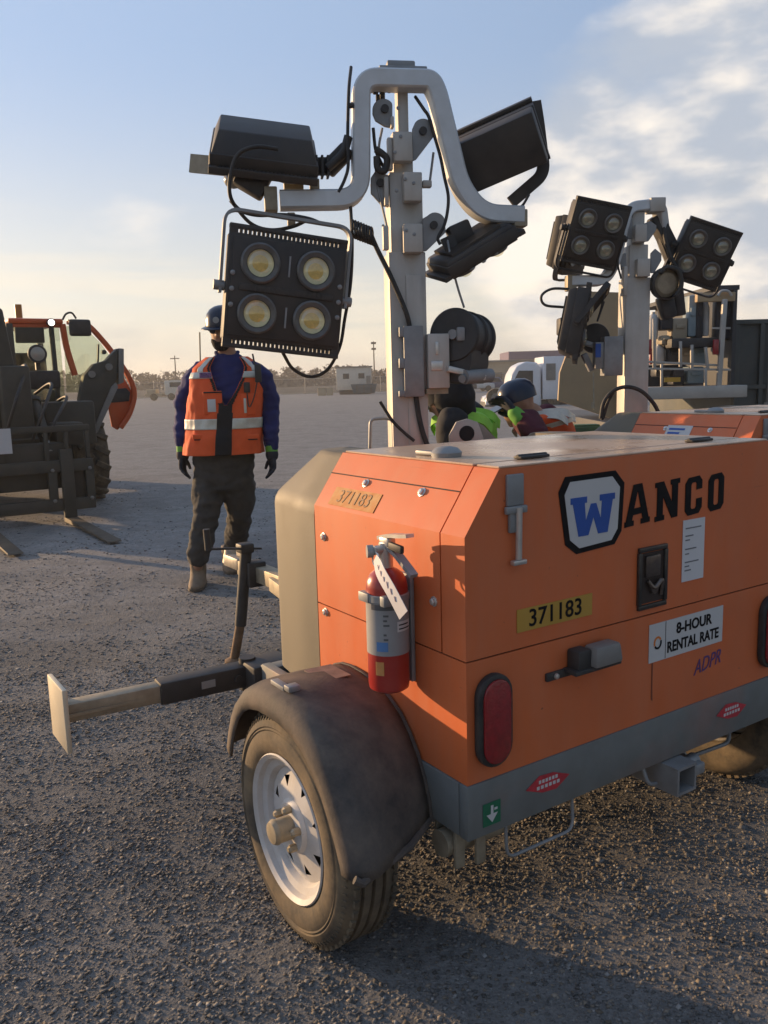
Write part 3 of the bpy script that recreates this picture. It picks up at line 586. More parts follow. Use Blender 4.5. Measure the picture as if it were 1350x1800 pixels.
    # --- rear lamps, hardware
    for u in (0.075, TW - 0.075):
        r = MB(); r.poly(stadium(u, 0.62, 0.108, 0.235, 0.0), (0, -0.022, 0), bev=0.006); tl = r.build('tail_light', RUBBER, root, 40)
        r = MB(); r.poly(stadium(u, 0.62, 0.086, 0.213, -0.0215), (0, -0.008, 0), bev=0.005); r.build('lens', REDLENS, tl, 40)
    r = MB(); r.box((0.372, -0.004, 0.683), (0.235, 0.010, 0.022), bev=0.003); r.box((0.40, -0.025, 0.690), (0.17, 0.05, 0.012), bev=0.003); r.box((0.355, -0.022, 0.715), (0.05, 0.045, 0.06), bev=0.008); pl_ = r.build('plate_lamp', BLACKM, root)
    r = MB(); r.box((0.425, -0.036, 0.722), (0.105, 0.058, 0.055), bev=0.010, taper=(0.88, 0.8)); r.build('lamp_cover', M('grey lamp cover', (0.20, 0.19, 0.18), 0.45, dust=0.3), pl_)
    for u in (0.285, 0.478): r = MB(); r.lathe([(0.008, 0), (0.007, 0.005), (0.002, 0.007)], (u, -0.010, 0.683), (0, -1, 0), 10); r.build('screw', CHROME, pl_)
    lu0, lu1, lz0, lz1 = 0.598, 0.716, 0.802, 0.963
    r = MB()
    for (c, sz) in ((((lu0 + lu1) / 2, -0.004, lz1), (lu1 - lu0, 0.010, 0.014)), (((lu0 + lu1) / 2, -0.004, lz0), (lu1 - lu0, 0.010, 0.014)), ((lu0 + 0.005, -0.004, (lz0 + lz1) / 2), (0.014, 0.010, lz1 - lz0 - 0.014)), ((lu1 - 0.005, -0.004, (lz0 + lz1) / 2), (0.014, 0.010, lz1 - lz0 - 0.014))): r.box(c, sz, bev=0.003)
    la = r.build('door_latch', M('dark latch steel', (0.08, 0.075, 0.07), 0.35, 0.7, var=0.3, scale=30), root)
    r = MB(); r.box(((lu0 + lu1) / 2, -0.0015, (lz0 + lz1) / 2), (lu1 - lu0 - 0.02, 0.003, lz1 - lz0 - 0.02)); r.build('recess', M('latch recess', (0.035, 0.022, 0.018), 0.5), la)
    r = MB(); r.box((0.655, -0.005, 0.915), (0.06, 0.010, 0.06), bev=0.004); r.tube(curve([(0.635, -0.006, 0.875), (0.655, -0.014, 0.855), (0.685, -0.014, 0.872), (0.69, -0.008, 0.83)], 6), 0.006); r.cyl((0.66, -0.002, 0.85), (0.66, -0.012, 0.85), 0.014, 14); r.build('paddle_handle', M('latch handle steel', (0.16, 0.13, 0.115), 0.3, 0.8, var=0.3, scale=40), la)
    r = MB(); hu = 0.150
    r.box((hu, -0.005, 1.172), (0.052, 0.010, 0.075), bev=0.003); r.box((hu, -0.009, 1.125), (0.066, 0.012, 0.018), bev=0.003); r.box((hu, -0.006, 1.095), (0.040, 0.010, 0.05), bev=0.003)
    hb = r.build('toggle_latch', GALV, root)
    r = MB(); r.cyl((hu + 0.004, -0.016, 1.13), (hu + 0.004, -0.014, 1.005), 0.008, 10); r.box((hu + 0.004, -0.014, 0.998), (0.042, 0.016, 0.012), bev=0.003); r.build('latch_lever', CHROME, hb)
    if decals:
        # badge and lettering on the rear door
        oc = [c2(*q) for q in ((410, 270), (440, 200), (665, 170), (705, 225), (692, 440), (660, 500), (490, 545), (440, 505))]
        cu, cz = sum(a for a, b in oc) / 8, sum(b for a, b in oc) / 8
        b = MB(); b.poly([(a, -0.0008, z) for a, z in oc], (0, -0.0012, 0)); bd = b.build('badge', INK, rd, 0)
        b = MB(); b.poly([(cu + (a - cu) * 0.84, -0.0022, cz + (z - cz) * 0.86) for a, z in oc], (0, -0.0010, 0)); b.build('badge_field', WHITE, bd, 0)
        b = MB(); wa, wb = c2(460, 468), c2(660, 248); letter(b, 'W', wa[0], wa[1] - 0.003, wb[0], wb[1] - 0.012, -0.0034, shear=0.0); b.build('badge_letter', BLUEINK, bd, 0)
        b = MB()
        for ch, x0, y0, x1, y1 in (('A', 705, 428, 822, 228), ('N', 840, 402, 955, 212), ('C', 975, 378, 1055, 198), ('O', 1078, 358, 1153, 184)):
            a_, c_ = c2(x0, y0), c2(x1, y1); letter(b, ch, a_[0], a_[1], c_[0], c_[1], -0.001, shear=0.006)
        b.build('lettering', INK, rd, 0)
        b = MB(); plate(b, 0.159, 0.4215, 0.818, 0.876, -0.0008); nd = b.build('number_decal', YELLOW, rd, 0)
        b = MB(); b.text('371183', 0.062, rear_txt(0.2905, 0.8465, -0.0030), bold=0.0006, sx=1.02); b.build('number_text', INK, nd, 0)
        b = MB(); plate(b, 0.787, 0.885, 0.846, 1.024, -0.0008); pn = b.build('paper_notice', PAPER, rd, 0)
        b = MB()
        for z, w_ in ((1.000, 0.07), (0.978, 0.035), (0.966, 0.02), (0.940, 0.05), (0.926, 0.018), (0.902, 0.062), (0.890, 0.02), (0.878, 0.028)): b.box((0.798 + w_ / 2, -0.0028, z), (w_, 0.0006, 0.0036))
        b.build('print_line', M('grey print', (0.18, 0.18, 0.19), 0.7), pn, 0)
        b = MB(); plate(b, 0.652, 0.987, 0.634, 0.745, -0.0008); rs = b.build('rental_sign', WHITE, root, 0)
        b = MB(); b.text('8-HOUR', 0.044, rear_txt(0.850, 0.713, -0.003), bold=0.0011, sx=1.0); b.text('RENTAL RATE', 0.044, rear_txt(0.848, 0.664, -0.003), bold=0.0011, sx=0.86); b.box((0.722, -0.0028, 0.69), (0.0015, 0.0006, 0.108)); b.build('sign_text', INK, rs, 0)
        for nm, mt, a0, a1 in (('logo_ring', ORANGEINK, 0.5, 3.6), ('logo_ring', INK, 3.75, 6.6)):
            b = MB(); n = 14; o_ = [(0.688 + 0.017 * math.cos(a0 + (a1 - a0) * k / n), -0.0026, 0.688 + 0.019 * math.sin(a0 + (a1 - a0) * k / n)) for k in range(n + 1)] + [(0.688 + 0.011 * math.cos(a1 + (a0 - a1) * k / n), -0.0026, 0.688 + 0.013 * math.sin(a1 + (a0 - a1) * k / n)) for k in range(n + 1)]
            b.poly(o_, (0, -0.0008, 0)); b.build(nm, mt, rs, 0)
        b = MB(); b.poly([(0.667, -0.001, 0.632), (0.672, -0.001, 0.632), (0.671, -0.001, 0.57), (0.673, -0.001, 0.52), (0.667, -0.001, 0.525)], (0, -0.0005, 0)); b.build('dirt_run', M('dirt run', (0.20, 0.06, 0.03), 0.7), root, 0)
        b = MB(); b.text('ADPR', 0.062, rear_txt(0.925, 0.580, -0.0012, 0.12) @ Matrix(((1, 0.35, 0, 0), (0, 1, 0, 0), (0, 0, 1, 0), (0, 0, 0, 1))), sx=0.82); b.build('painted_initials', PURPLE, root, 0)
        for u0, u1 in ((0.183, 0.338), (0.966, 1.118)):
            zc = 0.402; um = (u0 + u1) / 2; b = MB(); b.poly([(u0, -0.0065, zc), (um - 0.02, -0.0065, zc - 0.022), (um + 0.03, -0.0065, zc - 0.026), (u1, -0.0065, zc), (um + 0.02, -0.0065, zc + 0.022), (um - 0.03, -0.0065, zc + 0.026)], (0, -0.001, 0)); dd = b.build('warning_decal', REDINK, root, 0)
            b = MB()
            for zz, ww in ((zc + 0.009, 0.07), (zc - 0.006, 0.085)):
                for k in range(6): b.box((um - ww / 2 + ww * (k + 0.5) / 6, -0.008, zz), (ww / 9, 0.0006, 0.009))
            b.build('decal_print', WHITE, dd, 0)
        b = MB(); plate(b, 0.042, 0.098, 0.349, 0.408, -0.0065, 0.001); gd = b.build('tie_down_decal', GREEN, root, 0)
        b = MB(); b.poly([(0.066, -0.0082, 0.400), (0.066, -0.0082, 0.378), (0.052, -0.0082, 0.378), (0.070, -0.0082, 0.356), (0.088, -0.0082, 0.378), (0.074, -0.0082, 0.378), (0.074, -0.0082, 0.400)], (0, -0.0006, 0)); b.box((0.082, -0.0085, 0.389), (0.010, 0.0006, 0.006)); b.build('arrow_print', WHITE, gd, 0)
        # faded number on the slanted side
        tm = Matrix((( 0, sl_.x, sn.x, 0), (-1, sl_.y, sn.y, 0), (0, sl_.z, sn.z, 0), (0, 0, 0, 1)))
        b = MB(); b.poly([S(0.635, 0.012, 0.001), S(0.395, 0.012, 0.001), S(0.395, 0.070, 0.001), S(0.635, 0.070, 0.001)], sn * 0.001); fd = b.build('number_decal', FADEDY, root, 0); fd['label'] = 'sun-faded yellow number decal'
        b = MB(); b.text('371183', 0.058, Matrix.Translation(S(0.515, 0.041, 0.0028)) @ tm, bold=-0.0006); b.build('number_text', FADEDK, fd, 0)
    # --- tongue, jack, outrigger
    if jack:
        g = MB(); g.bar((0.62, 1.08, 0.47), (0.60, 2.62, 0.47), 0.08, 0.08, bev=0.006)
        for u in (0.42, TW - 0.12): g.bar((u, 1.10, 0.42), (0.605 + (0.03 if u > 0.6 else -0.03), 2.2, 0.46), 0.06, 0.07, bev=0.005)
        tg = g.build('tongue', TAN_STEEL, root)
        g = MB(); g.box((0.60, 2.70, 0.485), (0.09, 0.20, 0.07), bev=0.015); g.cyl((0.60, 2.78, 0.47), (0.60, 2.78, 0.54), 0.05, 18, 0.035); g.box((0.60, 2.62, 0.54), (0.03, 0.12, 0.04), bev=0.008); g.build('coupler', M('worn white coupler', (0.34, 0.30, 0.25), 0.5, 0.3, var=0.25, scale=25), tg)
        ju, jv = 0.525, 2.43
        j = MB(); j.cyl((ju - 0.030, jv + 0.03, 0.20), (ju + 0.012, jv, 0.605), 0.030, 18); j.box((ju + 0.005, jv, 0.61), (0.075, 0.075, 0.05), bev=0.010); j.box((ju + 0.05, jv, 0.47), (0.10, 0.09, 0.13), bev=0.01); jk = j.build('jack', BLACKM, root)
        j = MB(); j.cyl((ju - 0.068, jv + 0.05, 0.01), (ju - 0.028, jv + 0.028, 0.22), 0.024, 16); j.lathe([(0.05, 0), (0.05, 0.008), (0.03, 0.02)], (ju - 0.066, jv + 0.05, 0.008), (0, 0, 1), 20); j.build('jack_foot', RUSTY, jk)
        j = MB(); A_ = Vector((ju + 0.085, jv - 0.02, 0.60)); B_ = Vector((ju - 0.20, jv - 0.02, 0.635)); j.bar(A_, B_, 0.024, 0.010, bev=0.002); j.cyl(B_ + Vector((0.0, 0, -0.005)), B_ + Vector((-0.004, 0, 0.10)), 0.017, 12); j.build('crank', BLACKM, jk)
    if outrigger:
        v, z = 1.25, 0.398
        g = MB(); g.bar((0.0, v, z), (-0.335, v + 0.015, z), 0.078, 0.078, bev=0.006); g.box((0.05, v - 0.04, 0.40), (0.16, 0.14, 0.10), bev=0.01); g.cyl((-0.06, v - 0.045, z), (-0.06, v + 0.06, z), 0.014, 10); g.cyl((-0.005, v, z - 0.06), (-0.005, v, z + 0.06), 0.03, 14)
        orr = g.build('outrigger', BLACKM, root)
        g = MB(); g.box((-0.17, v - 0.034, z + 0.004), (0.05, 0.003, 0.026)); g.build('sticker', LABELGREY, orr)
        g = MB(); g.bar((-0.33, v + 0.014, z), (-0.648, v + 0.03, z + 0.0), 0.062, 0.062, bev=0.006); g.box((-0.49, v - 0.012, z - 0.004), (0.31, 0.004, 0.010)); g.build('outrigger_leg', TAN_STEEL, orr)
        g = MB(); g.box((-0.656, v + 0.03, z), (0.016, 0.21, 0.21), orient((0, 0.02, 1), (1, 0, -0.06)), bev=0.004); g.build('foot_pad', M('bright pad steel', (0.62, 0.55, 0.42), 0.5, 0.2, var=0.1), orr)

# ------------------------------------------------------------------ masts
class MastFrame:
    """upright frame at a mast: x across its face, c behind the face (+) or in front (-), z up"""
    def __init__(s, P0, yaw):
        s.P0 = Vector((P0.x, P0.y, 0)); s.yaw = yaw
        s.M = Matrix.Translation(s.P0) @ Matrix.Rotation(yaw, 4, 'Z'); s.inv = s.M.inverted()
        s.n = s.M.to_3x3() @ Vector((0, 1, 0))
    def p(s, x, y, c=0.0):
        return s.inv @ on_plane(x, y, s.P0 + s.n * c, s.n)
    def px(s, pts, c=0.0): return [s.p(q[0], q[1], q[2] if len(q) > 2 else c) for q in pts]
    def T(s, root): return root.matrix_world.inverted() @ s.M
def lamp_matrix(pos, front, up):
    f = Vector(front).normalized(); z = Vector(up); z = (z - f * z.dot(f)).normalized(); y = -f; x = y.cross(z)
    m = Matrix((x, y, z)).transposed().to_4x4(); m.translation = Vector(pos); return m
HOSE = M('ribbed hose', (0.022, 0.022, 0.024), 0.5)

def mast_one(root):
    F = MastFrame(at(714, 600, 3.19), math.radians(8.2)); T = F.T(root)
    g = lambda x, y, c=0.0: F.p(x, y, c)
    def col(name, xl, xr, ytop, zbot, c0, c1, lip=False, mat=MASTM):
        m = MB(T); a, b = g(xl, ytop, c0), g(xr, ytop, c0)
        m.box(((a.x + b.x) / 2, (c0 + c1) / 2, (a.z + zbot) / 2), (b.x - a.x, c1 - c0, a.z - zbot), bev=0.004)
        if lip:
            m.box(((a.x + b.x) / 2 + 0.022, c0 - 0.002, (a.z + zbot) / 2 - 0.03), ((b.x - a.x) * 0.44, 0.006, a.z - zbot - 0.1), bev=0.002)
        return m.build(name, mat, root, 30)
    s1 = col('mast_section', 683, 748, 443, 0.40, -0.065, 0.065, True)
    s2 = col('mast_section', 684, 742, 302, 1.0, -0.055, 0.055)
    s3 = col('mast_section', 690, 725, 231, 1.2, -0.045, 0.045)
    s4 = col('mast_section', 698, 717, 150, 1.3, -0.030, 0.030)
    m = MB(T); a = g(712, 700, 0); m.box((a.x, 0, 0.42), (0.26, 0.24, 0.10), bev=0.01); m.cyl((a.x, 0, 0.44), (a.x, 0, 0.62), 0.11, 24); m.build('mast_base', GALV, root)
    # pulley housings on the front and right
    for sec, (xl, yt, xr, yb) in ((s1, (709, 394, 743, 444)), (s2, (709, 303, 742, 354)), (s3, (692, 232, 725, 284))):
        m = MB(T); a, b = g(xl, yt, -0.10), g(xr, yb, -0.10); m.box(((a.x + b.x) / 2, -0.085, (a.z + b.z) / 2), (b.x - a.x, 0.05, a.z - b.z), bev=0.004); ph = m.build('pulley_box', MASTM, sec)
    def cheek(sec, pts, c, t=0.012, hole=None, wheel_r=0.0):
        m = MB(T); m.poly(F.px(pts, c), (0, t, 0), bev=0.002, seg=1); o = m.build('pulley_plate', GALV, sec)
        if hole:
            h = g(hole[0], hole[1], c); m = MB(T); m.cyl(h + Vector((0, -0.012, 0)), h + Vector((0, 0.05, 0)), 0.014, 12); m.cyl(h + Vector((0, 0.016, 0)), h + Vector((0, 0.04, 0)), wheel_r, 24); m.build('pulley', BLACKM, sec)
    def rnd(cx, cy, r, a0, a1, n=9): return [(cx + r * math.cos(math.radians(a0 + (a1 - a0) * k / n)), cy - r * math.sin(math.radians(a0 + (a1 - a0) * k / n))) for k in range(n + 1)]
    cheek(s1, [(743, 442), (743, 384)] + rnd(765, 391, 18, 140, -10) + [(784, 408), (750, 441)], -0.075, hole=(762, 396), wheel_r=0.032)
    cheek(s1, [(743, 442), (743, 384)] + rnd(765, 391, 18, 140, -10) + [(784, 408), (750, 441)], -0.02)
    cheek(s2, [(725, 283), (725, 226)] + rnd(744, 226, 18, 140, -20) + [(764, 238), (732, 280)], -0.065, hole=(743, 231), wheel_r=0.03)
    cheek(s3, [(690, 225), (676, 222), (660, 212), (655, 200)] + rnd(674, 192, 19, 170, 40) + [(690, 184)], -0.06, hole=(676, 192), wheel_r=0.03)
    cheek(s2, [(684, 364), (672, 362), (652, 340), (652, 312), (660, 300), (684, 308)], -0.05, hole=(668, 322), wheel_r=0.03)
    for (x0, y0, x1, y1, c) in ((680, 243, 690, 300, -0.06), (674, 312, 683, 362, -0.062), (686, 206, 692, 226, -0.07), (742, 318, 758, 330, -0.05), (672, 398, 683, 440, -0.07)):
        m = MB(T); a, b = g(x0, y0, c), g(x1, y1, c); m.box(((a.x + b.x) / 2, c, (a.z + b.z) / 2), (b.x - a.x, 0.03, a.z - b.z), bev=0.003); m.build('cable_guide', MASTM, s2)
    for (x, y) in ((700, 190), (704, 240), (712, 315), (714, 405), (727, 322), (728, 412), (694, 268), (697, 335)): m = MB(T); m.lathe([(0.007, 0), (0.006, 0.005), (0.002, 0.006)], g(x, y, -0.108), (0, -1, 0), 8); m.build('bolt', GALV, s1)
    m = MB(T)
    for pts in (((762, 268), (758, 300), (754, 330)), ((660, 290), (664, 330), (680, 400), (672, 395)), ((672, 225), (666, 260), (668, 296))): m.tube(curve([g(x, y, -0.05) for x, y in pts]), 0.0045, 6)
    m.build('wire_rope', GALV, s2)
    # hat-shaped lamp bar
    bar = fillet(F.px([(492, 353), (634, 351), (634, 140), (757, 143), (768, 166), (808, 330), (846, 377), (917, 380)], -0.055), {1: 0.085, 2: 0.06, 3: 0.05, 4: 0.05, 5: 0.10, 6: 0.10}, 9)
    m = MB(T); m.sweep(bar, rect(0.075, 0.062, 0.006), nrm=(0, 1, 0)); lb = m.build('lamp_bar', ALU, root, 35)
    m = MB(T); a = g(705, 128, -0.02); m.box((a.x, -0.02, a.z - 0.002), (0.17, 0.10, 0.02), bev=0.004); m.box((a.x - 0.005, -0.02, a.z + 0.015), (0.10, 0.075, 0.03), bev=0.006); m.build('mast_cap', GALV, lb)
    m = MB(T)
    for x, y, r in ((660, 165, .010), (672, 178, .010), (684, 163, .006), (694, 163, .006), (720, 163, .006), (728, 163, .006), (740, 163, .006)): m = MB(T); m.cyl(g(x, 140, -0.02), g(x, y, -0.02), r, 10); m.build('cable_gland', BLACKM, lb)
    # mounting blocks at the bar's ends
    for x, y, sz in ((476, 352, (0.045, 0.07, 0.08)), (512, 386, (0.028, 0.028, 0.045)), (912, 385, (0.05, 0.06, 0.06))): m = MB(T); m.box(g(x, y, -0.06), sz, bev=0.004); m.build('lamp_bracket', TAN_STEEL, lb)
    # floodlights
    R3 = Matrix.Identity(3)
    f1 = floodlight(root, T @ lamp_matrix(g(499, 516, -0.16), (0.16, -0.98, -0.02), (0.125, 0, 1)), yoke=0.62, yoke_ang=0.0, label='floodlight hanging from the bar with its four amber lenses facing the viewer')
    f2 = floodlight(root, T @ lamp_matrix(g(464, 272, 0.02), (-0.10, 0.50, -0.86), (0.03, 0.86, 0.50)), w=0.37, h=0.38, d=0.06, yoke=None, bk=0.065, tp=(0.88, 0.62), fins=False, label='floodlight turned face down above the left end of the bar')
    f3 = floodlight(root, T @ lamp_matrix(g(872, 262, 0.05), (0.26, 0.86, 0.40), (-0.43, -0.30, 0.83)), w=0.35, h=0.225, d=0.10, yoke=None, bk=0.10, tp=(0.97, 0.95), fins=False, label='floodlight seen from behind above the right end of the bar')
    f4 = floodlight(root, T @ lamp_matrix(g(829, 440, -0.04), (0.50, 0.25, -0.86), (0.86, 0.0, 0.51)), w=0.24, h=0.34, d=0.045, yoke=None, bk=0.018, label='floodlight tilted edge-on under the right end of the bar')
    m = MB(T); a = g(362, 290, 0.02); m.bar(g(335, 287, 0.05), g(398, 293, -0.02), 0.012, 0.062); m.bar(g(380, 262, -0.05), g(420, 318, -0.05), 0.012, 0.05, up=(0, 1, 0)); m.build('visor_plate', TAN_STEEL, f2)
    m = MB(T); m.bar(g(420, 300, -0.06), g(470, 330, -0.06), 0.07, 0.10, bev=0.01); m.bar(g(430, 296, -0.03), g(590, 292, -0.02), 0.05, 0.055, bev=0.008)
    for k in range(14): m.box(g(446 + k * 10, 294, -0.045), (0.008, 0.06, 0.068))
    m.bar(g(575, 300, -0.02), g(612, 262, -0.02), 0.06, 0.06, bev=0.01); m.build('driver_housing', BLACKM, f2)
    for x, y, sz in ((553, 331, (0.034, 0.03, 0.06)), (516, 326, (0.07, 0.03, 0.03))): m = MB(T); m.box(g(x, y, -0.02), sz, bev=0.003); m.build('lamp_bracket', TAN_STEEL, f2)
    m = MB(T); m.ball(g(410, 316, -0.02), 0.034, 14, (1, 1, 0.9)); m.build('lens', CLEARL, f2, 60)
    m = MB(T); pth = fillet(F.px([(940, 178), (946, 215), (957, 305), (898, 356)], 0.02), 0.04); m.sweep(pth, rect(0.012, 0.045), nrm=(0, 1, 0)); m.build('yoke_arm', BRONZE, f3)
    m = MB(T); m.bar(g(790, 418, -0.03), g(826, 402, -0.03), 0.07, 0.07, bev=0.01); m.bar(g(785, 416, -0.06), g(798, 446, -0.06), 0.014, 0.05); m.build('driver_housing', BLACKM, f4)
    # junction box, cable drum, winch on the lower mast
    m = MB(T)
    a, b = g(709, 573, -0.10), g(746, 697, -0.10); m.box(((a.x + b.x) / 2, -0.085, (a.z + b.z) / 2), (b.x - a.x, 0.035, a.z - b.z), bev=0.003)
    for y0, y1 in ((575, 592), (630, 647), (687, 697)): p, q = g(701, y0, -0.09), g(712, y1, -0.09); m.box(((p.x + q.x) / 2, -0.085, (p.z + q.z) / 2), (q.x - p.x, 0.03, p.z - q.z), bev=0.002)
    jb = m.build('junction_plate', GALV, root)
    m = MB(T); a, b = g(747, 588, -0.06), g(786, 682, -0.06); m.box(((a.x + b.x) / 2, -0.05, (a.z + b.z) / 2), (b.x - a.x, 0.12, a.z - b.z), bev=0.005); m.build('control_box', MASTM, jb)
    m = MB(T); m.box(g(768, 643, -0.112), (0.045, 0.008, 0.035), bev=0.004); m.build('box_catch', CHROME, jb); m = MB(T); m.box(g(768, 612, -0.113), (0.012, 0.006, 0.045), bev=0.002); m.build('hasp', CHROME, jb)
    m = MB(T); a, b = g(746, 683, -0.05), g(784, 692, -0.05); m.box(((a.x + b.x) / 2, -0.04, (a.z + b.z) / 2), (b.x - a.x, 0.10, 0.02)); m.build('box_bracket', TAN_STEEL, jb)
    c0 = g(797, 588, -0.10); ax = Vector((0.58, 0.81, -0.06)).normalized()
    m = MB(T); m.lathe([(0.001, 0.004), (0.03, 0.0), (0.092, 0.0), (0.097, 0.006), (0.097, 0.014), (0.090, 0.020), (0.089, 0.10), (0.097, 0.105), (0.097, 0.115), (0.090, 0.12), (0.089, 0.17), (0.097, 0.176), (0.097, 0.188), (0.05, 0.19)], c0, ax, 48); dr = m.build('cable_drum', BLACKM, root, 40)
    dn = Vector((0, 0, -1)); m = MB(T); rings = []
    for t_, hw in ((0.02, 0.088), (0.10, 0.086), (0.17, 0.06)):
        cc = c0 + dn * t_; side = ax.cross(dn).normalized(); rings.append([cc + side * hw, cc + side * hw + ax * 0.18, cc - side * hw * 0.8 + ax * 0.18, cc - side * hw * 0.8])
    m.loft(rings); m.build('drum_guard', BLACKM, dr, 30)
    m = MB(T); m.cyl(c0 - ax * 0.012, c0 + ax * 0.01, 0.018, 16); m.box(c0 + Vector((0.022, -0.02, 0.0)), (0.03, 0.02, 0.05), bev=0.006); m.build('drum_hub', GALV, dr)
    m = MB(T); p, q = g(786, 648, -0.12), g(852, 664, -0.10); m.bar(p, q, 0.03, 0.022, bev=0.004); wch = m.build('winch_arm', CHROME, root)
    m = MB(T); m.cyl(g(816, 663, -0.13), g(862, 660, -0.07), 0.026, 18); m.cyl(g(812, 666, -0.14), g(818, 664, -0.12), 0.015, 12); m.build('winch_motor', GALV, wch)
    m = MB(T); m.tube(fillet(F.px([(650, 790), (651, 737), (676, 735), (690, 738)], 0.02), 0.02), 0.006, 8); m.build('bracket_rod', GALV, root)
    # cables
    def cable(pts, c=-0.10, r=0.007, par=root, mat=RUBBER, name='cable'):
        m = MB(T); m.tube(curve([F.p(q[0], q[1], q[2] if len(q) > 2 else c) for q in pts], 8), r, 7); return m.build(name, mat, par, 60)
    m = MB(T); hl = []
    for k in range(80):
        t_ = k / 79; b_ = g(620 + 36 * t_, 402 + 14 * t_, -0.10); a_ = k * 0.62; hl.append(b_ + Vector((0.010 * math.cos(a_), 0.028 * math.cos(a_), 0.030 * math.sin(a_))))
    m.tube(hl, 0.0042, 6); m.build('coiled_cable', RUBBER, root, 60)
    cable([(650, 408), (664, 440), (684, 480), (704, 525), (716, 556), (722, 585, -0.07)], -0.09, 0.009)
    cable([(731, 696), (736, 730), (743, 760), (752, 785)], -0.08, 0.010)
    cable([(668, 706, -0.09), (690, 740, -0.09), (712, 762, -0.09), (728, 775, -0.09)], -0.09, 0.006)
    cable([(616, 358, -0.06), (619, 430), (616, 500), (606, 560), (597, 610), (575, 650), (545, 662), (515, 648), (497, 620, -0.13)], -0.10, 0.0062)
    cable([(488, 262, -0.16), (450, 258, -0.18), (418, 272, -0.18), (405, 310, -0.18), (405, 345, -0.17), (420, 368), (450, 378), (500, 378), (540, 384), (562, 392)], -0.13, 0.007)
    cable([(405, 352, -0.15), (440, 392), (476, 404), (515, 398), (545, 384)], -0.13, 0.0065)
    cable([(617, 118, -0.02), (613, 160), (611, 240), (612, 290), (606, 315), (595, 338)], -0.09, 0.006)
    cable([(612, 240), (602, 270), (575, 296)], -0.07, 0.016)
    cable([(610, 184, -0.09), (618, 186, -0.09), (620, 183, -0.06)], -0.09, 0.009)
    cable([(730, 170, -0.03), (745, 192), (754, 206), (764, 240), (774, 275), (781, 310), (788, 345), (786, 375), (780, 398), (770, 418), (774, 430)], -0.075, 0.006)
    cable([(664, 168, -0.03), (664, 188), (658, 202)], -0.05, 0.008)
    cable([(656, 225), (660, 262), (668, 282), (676, 296)], -0.06, 0.006)
    cable([(660, 262), (672, 270), (680, 280), (676, 300), (664, 296), (662, 275)], -0.08, 0.012)
    cable([(842, 346, -0.06), (862, 362), (890, 370), (915, 364), (930, 342)], -0.08, 0.005)
    cable([(786, 420, -0.06), (792, 450), (798, 480), (806, 510), (816, 541)], -0.10, 0.0042, mat=GALV, name='pull_cord')
    m = MB(T); a = F.px([(790, 785), (790, 765), (802, 742), (822, 736), (840, 742), (850, 770), (850, 785)], -0.02)
    m.poly(a, (0, 0.012, 0), bev=0.002); lg = m.build('lifting_plate', MASTM, root)
    m = MB(T); h = g(821, 762, -0.024); m.lathe([(0.026, 0), (0.030, 0.003), (0.030, 0.006), (0.001, 0.006)], h, (0, 1, 0), 24); m.build('eye_hole', DARK, lg)
    m = MB(T); m.poly(F.px([(838, 742), (850, 748), (876, 775), (876, 785), (838, 785)], 0.09), (0, 0.012, 0)); m.build('lifting_plate', GALV, root)

tower1 = thing('light_tower', 'orange light tower trailer in front with raised mast, black fender and red tail lights', 'light tower', T1_LOC, T1_YAW, 'mobile light towers')
bpy.context.view_layer.update()
trailer(tower1); mast_one(tower1)

